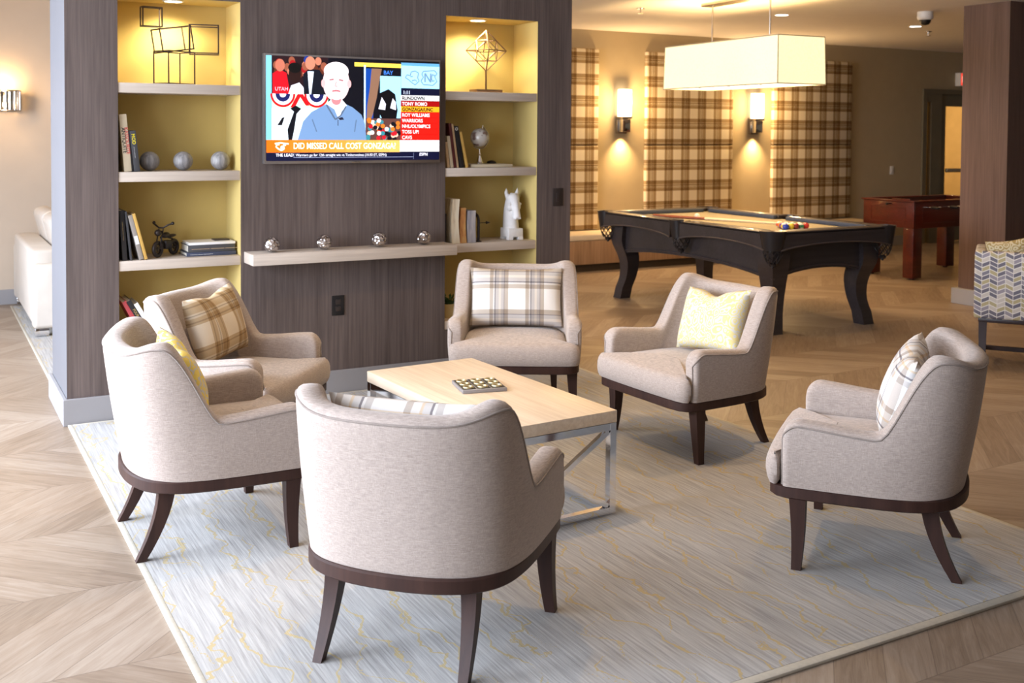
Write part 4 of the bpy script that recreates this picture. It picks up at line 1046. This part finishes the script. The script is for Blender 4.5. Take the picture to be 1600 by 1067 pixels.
# sprinklers and dome camera
def sprinkler(x, y, label):
    t = thing('sprinkler', label, 'sprinkler', (x, y, ZC), group='ceiling sprinklers')
    MB().lathe([(.04, -.0005), (.038, -.008), (.001, -.009)], 20).build('escutcheon', 'nickel', t, smooth=40)
    mb = MB(); mb.tube([(0, 0, -.009), (0, 0, -.05)], .008, 8); mb.lathe([(.03, -.053), (.03, -.050)], 16); mb.build('head', 'nickel', t, smooth=40)
sprinkler(6.342, 8.731, 'small ceiling sprinkler above the plaid panels, left of the pendant lamp')
sprinkler(10.68, 8.83, 'small ceiling sprinkler next to the wooden pillar')
dm = thing('dome_camera', 'white dome security camera on the ceiling near the pillar', 'security camera', (8.95, 7.44, ZC))
MB().lathe([(.078, -.0005), (.08, -.05), (.074, -.075), (.06, -.082)], 32).build('housing', 'white_plastic', dm, smooth=50)
MB().lathe([(.056, -.082), (.052, -.105), (.036, -.128), (.001, -.136)], 28).build('dome', 'black_plastic', dm, smooth=60)

# ------------------------------------------------------------------ pool room: wall panels, bench, sconces
PNL = [(5.6, 7.27, 'leftmost, half hidden behind the partition'), (7.985, 9.397, 'between the two wall sconces'), (10.095, 11.575, 'right of the right-hand sconce')]
for a, b_, lab in PNL:
    t = thing('wall_panel', 'tall plaid upholstered wall panel, ' + lab, 'wall panel', ((a + b_) / 2, YB, 0), group='plaid wall panels')
    hwid = (b_ - a) / 2
    MB().box(-hwid, hwid, -.055, -.001, 1.478, 2.645, .014, seg=3).build('upper_pad', 'plaid_panel', t, smooth=40)
    MB().box(-hwid, hwid, -.055, -.001, .45, 1.474, .014, seg=3).build('lower_pad', 'plaid_panel', t, smooth=40)
bn = thing('bench', 'long built-in wooden bench under the plaid panels with a beige cushion', 'bench', (8.2, 10.65, 0))
MB().box(-3.4, 3.4, -.25, .249, .09, .365, .004).build('body', 'bench_wood', bn, smooth=30)
MB().box(-3.38, 3.38, -.20, .245, 0, .089).build('toe_kick', 'counter_dark', bn, smooth=0)
MB().box(-3.4, 3.4, -.255, .19, .366, .44, .02, seg=3).build('cushion', 'bench_fabric', bn, smooth=50)
def sconce(x, label):
    t = thing('wall_sconce', label, 'wall light', (x, YB, 0), group='wall sconces between the panels')
    MB().box(-.075, .075, -.03, -.001, 1.62, 1.84, .004).build('back_plate', 'nickel', t)
    MB().box(-.06, .06, -.13, -.03, 1.64, 1.80, .006).build('bracket', 'chrome', t)
    MB().box(-.075, .075, -.145, -.028, 1.805, 1.83, .003).build('collar', 'nickel', t)
    MB().box(-.072, .072, -.142, -.035, 1.832, 2.165, .01, seg=3).build('glass_shade', 'sconce_glass', t, smooth=50)
    point('lamp', (0, -.22, 2.0), P_SCONCE, WARM, .06, t)
    l = spot('lamp', (0, -.085, 1.632), P_SCONCE * 2.2, WARM, 100, 1.0, .03, t)
sconce(7.63, 'lit wall sconce on the left, between the first two plaid panels')
sconce(9.78, 'lit wall sconce on the right, partly behind the pendant lamp')
# sconce in the lounge behind the partition
t = thing('wall_sconce', 'lit crystal wall sconce above the cream sofa at the left edge', 'wall light', (0.70, YB - .12, 1.80))
mb = MB()
for z in (0, .18): mb.tube([(.14 * math.cos(2 * PI * k / 28), .10 * math.sin(2 * PI * k / 28), z) for k in range(28)], .008, 6, closed=True)
mb.box(-.05, .05, .09, .119, .02, .16); mb.build('frame', 'nickel', t, smooth=50)
for k in range(22):
    a = 2 * PI * k / 22; mb = MB(); mb.box(-.012, .012, -.004, .004, .004, .176, .003); mb.build('crystal_bar', 'crystal' if 'crystal' in MATS else 'chrome', t, loc=(.14 * math.cos(a), .10 * math.sin(a), 0), rot=(0, 0, a + PI / 2), smooth=0)
MB().sphere((0, 0, .09), .045, 16, 10).build('bulb', 'sconce_glass', t, smooth=60)
point('lamp', (0, 0, .23), 8, WARM, .03, t); point('lamp', (0, -.16, .05), 9, WARM, .03, t)

# exit sign, on the far wall
t = thing('exit_sign', 'red lit exit sign above the far glass door', 'sign', (13.96, YB, 2.47))
MB().box(-.16, .16, -.10, -.001, -.1, .1, .006).build('housing', 'white_plastic', t)
MB().box(-.15, .15, -.1035, -.1005, -.09, .09).build('face', 'exit_red', t, smooth=0)
tb = text_bm('EXIT', .13, .003, 'CENTER'); mb = MB(); mb.merge(tb, 0, Matrix.Translation((0, -.1042, -.045)) @ Matrix.Rotation(PI / 2, 4, 'X')); mb.build('lettering', 'exit_letter', t, smooth=0)
area('hallway_lamp', (14.2, 12.2, 2.8), (0, 0, 0), .8, .8, 75, WARM)

# ------------------------------------------------------------------ pendant lamp over the pool table
pd = thing('pendant_lamp', 'long rectangular lit cream pendant lamp hanging above the pool table', 'pendant lamp', (6.65, 7.60, 0), R(-3))
PZ0, PZ1, PW_, PL_ = 2.065, 2.475, .255, .835
mb = MB(); tk = .006
for sx in (1, -1): mb.box(min(sx * PW_, sx * (PW_ - tk)), max(sx * PW_, sx * (PW_ - tk)), -PL_, PL_, PZ0, PZ1)
for sy in (1, -1): mb.box(-PW_ + tk, PW_ - tk, min(sy * PL_, sy * (PL_ - tk)), max(sy * PL_, sy * (PL_ - tk)), PZ0, PZ1)
for v in mb.bm.verts:
    if v.co.z < PZ0 + .01: v.co.x *= 1.035; v.co.y *= 1.012
mb.build('shade', 'lamp_shade', pd, smooth=0)
mb = MB()
for z in (PZ0, PZ1):
    for sx in (1, -1): mb.bar((sx * (PW_ + .001), -PL_, z), (sx * (PW_ + .001), PL_, z), .009)
    for sy in (1, -1): mb.bar((-PW_, sy * (PL_ + .001), z), (PW_, sy * (PL_ + .001), z), .009)
for sx in (1, -1):
    for sy in (1, -1): mb.bar((sx * PW_, sy * PL_, PZ0), (sx * PW_, sy * PL_, PZ1), .006)
for v in mb.bm.verts:
    if v.co.z < PZ0 + .03: v.co.x *= 1.035; v.co.y *= 1.012
mb.build('shade_trim', 'shade_trim', pd, smooth=0)
MB().box(-PW_ + .01, PW_ - .01, -PL_ + .01, PL_ - .01, PZ0 + .006, PZ0 + .010).build('diffuser', 'shade_diffuser', pd, smooth=0)
for y in (-.45, 0, .45):
    MB().lathe([(.012, -.012), (.012, .004)], 12, (0.0 - .12, y, PZ0 + .002)).build('finial', 'nickel', pd, smooth=40)
for y in (-.42, .42):
    MB().tube([(0, y, PZ1 - .05), (0, y, ZC - .03)], .008, 8).build('rod', 'nickel', pd, smooth=40)
mb = MB(); mb.box(-.03, .03, -.44, .44, PZ1 - .06, PZ1 - .045); mb.box(-PW_ + .006, PW_ - .006, -.012, .012, PZ1 - .06, PZ1 - .045); mb.build('hanger_bar', 'nickel', pd, smooth=0)
MB().box(-.065, .065, -.52, .52, ZC - .03, ZC - .001, .006).build('canopy', 'nickel', pd)
area('lamp', (0, 0, PZ0 - .004), (0, 0, 0), .4, 1.4, P_PEND, WARM).parent = pd
for y in (-.45, 0, .45): point('lamp', (0, y, PZ0 + .22), P_PEND * 1.1, WARM, .05, pd)

# ------------------------------------------------------------------ pool table
pb = thing('pool_table', 'dark espresso pool table with tan cloth and curved legs', 'pool table', (6.63, 7.60, 0))
RX, RY, TOPZ = .71, 1.25, .855
CX, CY = .56, 1.10            # cabinet half sizes
BEDZ = .815
def arch_panel(mb, p0, p1, nrm, z1, zend, zmid, th, K=20):
    """vertical panel from p0 to p1 with an arched lower edge, thickness along -nrm"""
    p0 = Vector(p0); p1 = Vector(p1); nrm = Vector(nrm); A, Bb = [], []
    r0, r1, r2, r3 = [], [], [], []
    for k in range(K + 1):
        t = k / K; p = p0.lerp(p1, t); s = 1 - (2 * t - 1) ** 2
        zb = zend + (zmid - zend) * (s ** .8)
        r0.append(Vector((p.x, p.y, zb))); r1.append(Vector((p.x, p.y, z1)))
        q = p - nrm * th; r2.append(Vector((q.x, q.y, z1))); r3.append(Vector((q.x, q.y, zb)))
    rings = [[a, b2, c2, d2] for a, b2, c2, d2 in zip(r0, r1, r2, r3)]
    mb.loft(rings)
mb = MB()
arch_panel(mb, (CX, -CY, 0), (CX, CY, 0), (1, 0, 0), .74, .43, .52, .03); arch_panel(mb, (-CX, -CY, 0), (-CX, CY, 0), (-1, 0, 0), .74, .43, .52, .03)
arch_panel(mb, (-CX, CY, 0), (CX, CY, 0), (0, 1, 0), .74, .43, .52, .03); arch_panel(mb, (-CX, -CY, 0), (CX, -CY, 0), (0, -1, 0), .74, .43, .52, .03)
mb.build('cabinet', 'espresso', pb, smooth=30)
mb = MB()
def arc_pts(p0, p1, nrm, zend, zmid, K=20):
    out = []
    for k in range(K + 1):
        t = k / K; p = Vector(p0).lerp(Vector(p1), t) + Vector(nrm) * .004; s = 1 - (2 * t - 1) ** 2
        out.append(Vector((p.x, p.y, zend + (zmid - zend) * (s ** .8))))
    return out
for a, b_, nn_ in (((CX, -CY, 0), (CX, CY, 0), (1, 0, 0)), ((-CX, -CY, 0), (-CX, CY, 0), (-1, 0, 0)), ((-CX, CY, 0), (CX, CY, 0), (0, 1, 0)), ((-CX, -CY, 0), (CX, -CY, 0), (0, -1, 0))):
    mb.tube(arc_pts(a, b_, nn_, .455, .545), .008, 6)
mb.build('apron_moulding', 'espresso_edge', pb, smooth=60)
# rails with arched lower edge
mb = MB(); g_ = .07
for sx in (1, -1):
    for y0, y1 in ((-RY + .09, -.07), (.07, RY - .09)):
        arch_panel(mb, (sx * RX, y0, 0), (sx * RX, y1, 0), (sx, 0, 0), TOPZ - .012, .70, .748, .05, 14)
for sy in (1, -1):
    arch_panel(mb, (-RX + .09, sy * RY, 0), (RX - .09, sy * RY, 0), (0, sy, 0), TOPZ - .012, .70, .748, .05, 14)
mb.build('rail_skirt', 'espresso', pb, smooth=30)
mb = MB()
for sx in (1, -1):
    for y0, y1 in ((-RY + .09, -.07), (.07, RY - .09)): mb.tube(arc_pts((sx * RX, y0, 0), (sx * RX, y1, 0), (sx, 0, 0), .702, .750), .007, 6)
for sy in (1, -1): mb.tube(arc_pts((-RX + .09, sy * RY, 0), (RX - .09, sy * RY, 0), (0, sy, 0), .702, .750), .007, 6)
mb.build('rail_moulding', 'espresso_edge', pb, smooth=60)
mb = MB()
for sx in (1, -1):
    for y0, y1 in ((-RY + .085, -.065), (.065, RY - .085)): mb.box(min(sx * RX, sx * (RX - .125)), max(sx * RX, sx * (RX - .125)), y0, y1, TOPZ - .03, TOPZ, .010)
for sy in (1, -1): mb.box(-RX + .085, RX - .085, min(sy * RY, sy * (RY - .125)), max(sy * RY, sy * (RY - .125)), TOPZ - .03, TOPZ, .010)
mb.build('top_rail', 'espresso', pb, smooth=40)
mb = MB()
for sx in (1, -1):
    for y0, y1 in ((-RY + .20, -.08), (.08, RY - .20)): mb.box(min(sx * (RX - .126), sx * (RX - .17)), max(sx * (RX - .126), sx * (RX - .17)), y0, y1, BEDZ + .002, TOPZ - .002, .006)
for sy in (1, -1): mb.box(-RX + .20, RX - .20, min(sy * (RY - .126), sy * (RY - .17)), max(sy * (RY - .126), sy * (RY - .17)), BEDZ + .002, TOPZ - .002, .006)
mb.build('cushion_rail', 'cushion_blue', pb, smooth=40)
MB().box(-RX + .06, RX - .06, -RY + .06, RY - .06, BEDZ - .03, BEDZ).build('playing_surface', 'bed_cloth', pb, smooth=0)
MB().box(-CX + .031, CX - .031, -CY + .031, CY - .031, .70, BEDZ - .031).build('slate_support', 'espresso', pb, smooth=0)
def pocket(x, y, a):
    k = MB(); rt = .098
    # leather shield round the outside of the pocket
    rs = []
    for i in range(13):
        th = R(a - 100 + 200 * i / 12)
        rs.append([Vector((x + r_ * math.cos(th), y + r_ * math.sin(th), z)) for r_, z in ((rt + .012, TOPZ + .004), (rt - .004, TOPZ + .002), (rt - .02, .70), (rt - .012, .70))])
    k.loft(rs); po_ = k.build('pocket', 'pocket_leather', pb, smooth=50)
    k = MB(); n = 10
    for i in range(n):
        for dr in (1, -1):
            pts = []
            for q in range(7):
                t = q / 6; th = 2 * PI * (i + dr * t * 1.6) / n; r_ = rt * (.80 - .38 * t * t); pts.append((x + r_ * math.cos(th), y + r_ * math.sin(th), .70 - .105 * t))
            k.tube(pts, .0035, 5)
    k.lathe([(.028, -.02), (.034, 0), (.02, .01)], 12, (x, y, .59)); k.sphere((x, y, .565), .014, 10, 6)
    k.build('net', 'pocket_leather', po_, smooth=50)
e_ = .082
for sx in (1, -1):
    for sy in (1, -1): pocket(sx * (RX - e_), sy * (RY - e_), math.degrees(math.atan2(sy, sx)))
    pocket(sx * (RX - .075), 0, 0 if sx > 0 else 180)
for sx in (1, -1):
    for sy in (1, -1):
        rs = []
        for k in range(15):
            t = k / 14; z = .735 * (1 - t)
            # cabriole: knee out at the top, in at the ankle, kicking out at the foot
            o_ = .010 * math.sin(PI * min(1, t / .45)) - .030 * math.sin(PI * min(1, max(0, (t - .25) / .6))) + .022 * max(0, (t - .72) / .28) ** 1.5
            wv = .098 - .040 * sstep(t / .8) + .002 * max(0, (t - .8) / .2)
            cx, cy = sx * (CX - .055 + o_), sy * (CY - .055 + o_)
            rs.append([Vector((cx + a * wv, cy + b2 * wv, z)) for a, b2 in ((1, 1), (-1, 1), (-1, -1), (1, -1))])
        MB().loft(rs).build('leg', 'espresso', pb, smooth=25)
# balls, cue ball, cue
SOL = {1: (.85, .62, .03), 2: (.03, .06, .45), 3: (.70, .04, .03), 4: (.16, .04, .28), 5: (.85, .25, .03), 6: (.02, .22, .08), 7: (.28, .03, .03), 8: (.012, .012, .012)}
names_ = {1: 'yellow', 2: 'blue', 3: 'red', 4: 'purple', 5: 'orange', 6: 'green', 7: 'maroon', 8: 'black'}
for k, c_ in SOL.items(): plain('ball_%s' % names_[k], c_, .12, coat=.5, var=0.01)
plain('ball_white', (.80, .76, .66), .12, coat=.5, var=0.01)
RB = .0286
order = [11, 5, 13, 4, 8, 15, 9, 12, 6, 10, 2, 1, 7, 14, 3]
idx = 0; BX, BY = 6.585, 6.98
for r_ in range(5):
    for c_ in range(r_ + 1):
        nb = order[idx]; idx += 1; base = nb if nb <= 8 else nb - 8
        x = BX + (c_ - r_ / 2) * RB * 2.02; y = BY - r_ * RB * 1.76
        if nb <= 8:
            o = MB().sphere((0, 0, RB), RB, 20, 14).build('pool_ball', 'ball_' + names_[base], smooth=60)
            lab = 'solid %s pool ball in the racked group on the table' % names_[base]
        else:
            mb = MB(); mb.sphere((0, 0, RB), RB, 20, 14)
            for f_ in mb.bm.faces:
                if abs(f_.calc_center_median().z - RB) > RB * .52: f_.material_index = 1
            o = mb.build('pool_ball', ['ball_' + names_[base], 'ball_white'], smooth=60)
            lab = 'white pool ball with a %s stripe in the racked group on the table' % names_[base]
        o.location = (x, y, BEDZ + .0005); tag(o, lab, 'pool ball', 'racked pool balls')
o = MB().sphere((0, 0, RB), RB, 20, 14).build('cue_ball', 'ball_white', smooth=60, loc=(6.50, 8.00, BEDZ + .0005)); tag(o, 'plain white cue ball lying alone on the pool table', 'pool ball')
cue = thing('pool_cue', 'wooden pool cue lying across the pool table', 'pool cue', (6.27, 8.38, BEDZ + .017), R(-66))
MB().tube([(0, 0, 0), (.55, 0, -.002)], [.0155, .0125], 10).build('butt', 'cue_butt', cue, smooth=50)
MB().tube([(.551, 0, -.002), (1.30, 0, -.006)], [.0135, .0085], 10).build('shaft', 'cue_shaft', cue, smooth=50)

# ------------------------------------------------------------------ foosball table
fb = thing('foosball_table', 'dark red mahogany foosball table beyond the pool table', 'foosball table', (10.44, 8.55, 0), R(0.5))
FX, FY = .72, .36
mb = MB()
for sx in (1, -1): mb.box(min(sx * FX, sx * (FX - .03)), max(sx * FX, sx * (FX - .03)), -FY, FY, .58, .875, .003)
for sy in (1, -1): mb.box(-FX + .03, FX - .03, min(sy * FY, sy * (FY - .03)), max(sy * FY, sy * (FY - .03)), .58, .875, .003)
mb.box(-FX + .03, FX - .03, -FY + .03, FY - .03, .60, .66)
mb.build('cabinet', 'mahogany', fb, smooth=30)
mb = MB()
for s in (1, -1):
    for (a0, a1, z0, z1) in ((-FX + .14, FX - .14, .63, .635), (-FX + .14, FX - .14, .80, .805)): mb.box(a0, a1, s * FY - .004, s * FY + .004, z0, z1 + .006)
    for x in (-FX + .14, FX - .15): mb.box(x, x + .01, s * FY - .004, s * FY + .004, .635, .80)
    for (a0, a1, z0, z1) in ((-.25, .25, .63, .635), (-.25, .25, .80, .805)): mb.box(s * FX - .004, s * FX + .004, a0, a1, z0, z1 + .006)
    for y in (-.25, .24): mb.box(s * FX - .004, s * FX + .004, y, y + .01, .635, .80)
mb.build('panel_moulding', 'mahogany', fb, smooth=0)
mb = MB()
for sx in (1, -1): mb.box(min(sx * (FX + .02), sx * (FX - .06)), max(sx * (FX + .02), sx * (FX - .06)), -FY - .02, FY + .02, .876, .892, .004)
for sy in (1, -1): mb.box(-FX + .06, FX - .06, min(sy * (FY + .02), sy * (FY - .05)), max(sy * (FY + .02), sy * (FY - .05)), .876, .892, .004)
mb.build('top_rim', 'mahogany', fb, smooth=30)
MB().box(-FX + .03, FX - .03, -FY + .03, FY - .03, .661, .668).build('pitch', 'felt_green', fb, smooth=0)
for sx in (1, -1):
    for sy in (1, -1):
        lg = MB().box(sx * (FX - .07) - .075, sx * (FX - .07) + .075, sy * (FY - .07) - .07, sy * (FY - .07) + .07, .018, .579, .006).build('leg', 'mahogany', fb, smooth=30)
        MB().lathe([(.028, 0), (.028, .0175)], 16, (sx * (FX - .07), sy * (FY - .07), 0)).build('foot_leveller', 'rubber', lg, smooth=40)
for k in range(8):
    x = -FX + .16 + k * .16; s = -1 if k % 2 == 0 else 1
    rd = MB().tube([(x, -FY - .10, .82), (x, FY + .10, .82)], .007, 8).build('rod', 'chrome', fb, smooth=50)
    MB().lathe([(.010, 0), (.016, .01), (.018, .06), (.014, .10), (.001, .105)], 12, mtx=Matrix.Translation((x, s * (FY + .10), .82)) @ Matrix.Rotation(PI / 2 * (-s), 4, 'X')).build('handle', 'black_plastic', rd, smooth=50)
    mb = MB()
    for j in range(3): mb.box(x - .012, x + .012, -.2 + .2 * j - .015, -.2 + .2 * j + .015, .75, .845, .004)
    mb.build('player_figures', 'book_red' if k % 2 else 'book_yellow', rd, smooth=30)
MB().tube([(-FX, -.05, .845), (-FX - .09, -.05, .845)], [.006, .014], 8).build('score_knob', 'black_plastic', fb, smooth=50)
MB().box(-FX - .0, -FX + .02, -.30, -.05, .893, .91, .003).build('score_counter', 'mahogany', fb, smooth=30)

# ------------------------------------------------------------------ cream sofa behind the partition
sf = thing('sofa', 'cream leather sofa seen end-on behind the partition on the left', 'sofa', (0.775, 9.93, 0))
SL = .80
MB().box(0, .20, -SL + .002, SL - .002, .10, .68, .03, seg=3).build('backrest', 'leather_cream', sf, smooth=50)
for sy in (1, -1):
    MB().box(.0, .95, min(sy * SL, sy * (SL + .14)), max(sy * SL, sy * (SL + .14)), .075, .58, .035, seg=3).build('armrest', 'leather_cream', sf, smooth=50)
MB().box(.202, .95, -SL + .002, SL - .002, .10, .30, .02).build('seat_base', 'leather_cream', sf, smooth=50)
for y0, y1 in ((-SL + .01, -.005), (.005, SL - .01)):
    MB().box(.30, .95, y0, y1, .302, .45, .05, seg=3).build('seat_cushion', 'leather_cream', sf, smooth=60)
    c_ = MB(); c_.box(-.075, .075, -(y1 - y0) / 2, (y1 - y0) / 2, -.24, .24, .06, seg=4); c_.build('back_cushion', 'leather_cream', sf, loc=(.275, (y0 + y1) / 2, .690), rot=(0, R(-14), 0), smooth=60)
for x in (.06, .88):
    for y in (-SL - .07, SL + .07): MB().box(x - .04, x + .06, y - .03, y + .03, .0145, .074, .002).build('foot', 'chrome', sf, smooth=30)
pcu = make_cushion('throw_cushion', .42, .46, .12, 'plaid_white', 'light patterned cushion on the cream sofa, just left of the partition', 'sofa cushions'); pcu.matrix_world = Matrix.Translation((1.215, 10.35, .71)) @ Matrix.Rotation(R(-10), 4, 'Z') @ Matrix.Rotation(R(-22), 4, 'Y')

# ------------------------------------------------------------------ chevron chairs by the pillar
def tub_chair(loc, rz, label):
    t = thing('tub_chair', label, 'chair', loc, rz)
    # local: forward +X; upholstered back and sides of one height
    MB().box(-.30, -.22, -.30, .30, .36, .83, .018, seg=3).build('backrest', 'chevron_fabric', t, smooth=50)
    for s in (1, -1): MB().box(-.219, .27, min(s * .225, s * .30), max(s * .225, s * .30), .36, .828, .018, seg=3).build('side_panel', 'chevron_fabric_side', t, smooth=50)
    MB().box(-.218, .285, -.222, .222, .37, .50, .03, seg=3).build('seat', 'chevron_fabric', t, smooth=50)
    MB().box(-.27, .25, -.27, .27, .33, .3595, .004).build('seat_frame', 'chair_wood_dark', t)
    for s in (1, -1):
        MB().tube([(.22, s * .24, 0), (.215, s * .24, .335)], [.018, .024], 4, square=True).build('leg', 'chair_wood_dark', t, smooth=20)
        MB().tube([(-.31, s * .24, 0), (-.275, s * .24, .10), (-.245, s * .24, .22), (-.235, s * .24, .335)], [.018, .021, .025, .027], 4, square=True).build('leg', 'chair_wood_dark', t, smooth=20)
        MB().bar((-.275, s * .24, .11), (.22, s * .24, .11), .030).build('stretcher', 'chair_wood_dark', t, smooth=20)
    MB().bar((-.02, -.24, .11), (-.02, .24, .11), .030).build('stretcher', 'chair_wood_dark', t, smooth=20)
    return t
plain('chair_wood_dark', (.035, .022, .022), .35)
dc = tub_chair((6.871, 4.837, 0), R(36), 'chevron-patterned upholstered chair on dark legs at the right edge')
cc_ = make_cushion('throw_cushion', .27, .40, .12, 'gold_print', 'golden patterned cushion in the chevron chair, its top showing over the back', 'cushion in the chevron chair')
cc_.matrix_world = Matrix.Translation(dc.location) @ Matrix.Rotation(dc.rotation_euler.z, 4, 'Z') @ Matrix.Translation((-.115, .075, .715)) @ Matrix.Rotation(R(-9), 4, 'X') @ Matrix.Rotation(R(-12), 4, 'Y')
tb_ = thing('counter', 'dark counter with brown ledge beside the pillar, at the right edge', 'counter', (9.62, 5.9, 0))
MB().box(-.3, 2.0, -.25, .25, 0, .74, .004).build('body', 'counter_dark', tb_)
MB().box(-.36, 2.05, -.33, .33, .741, .785, .006).build('ledge', 'counter_brown', tb_)
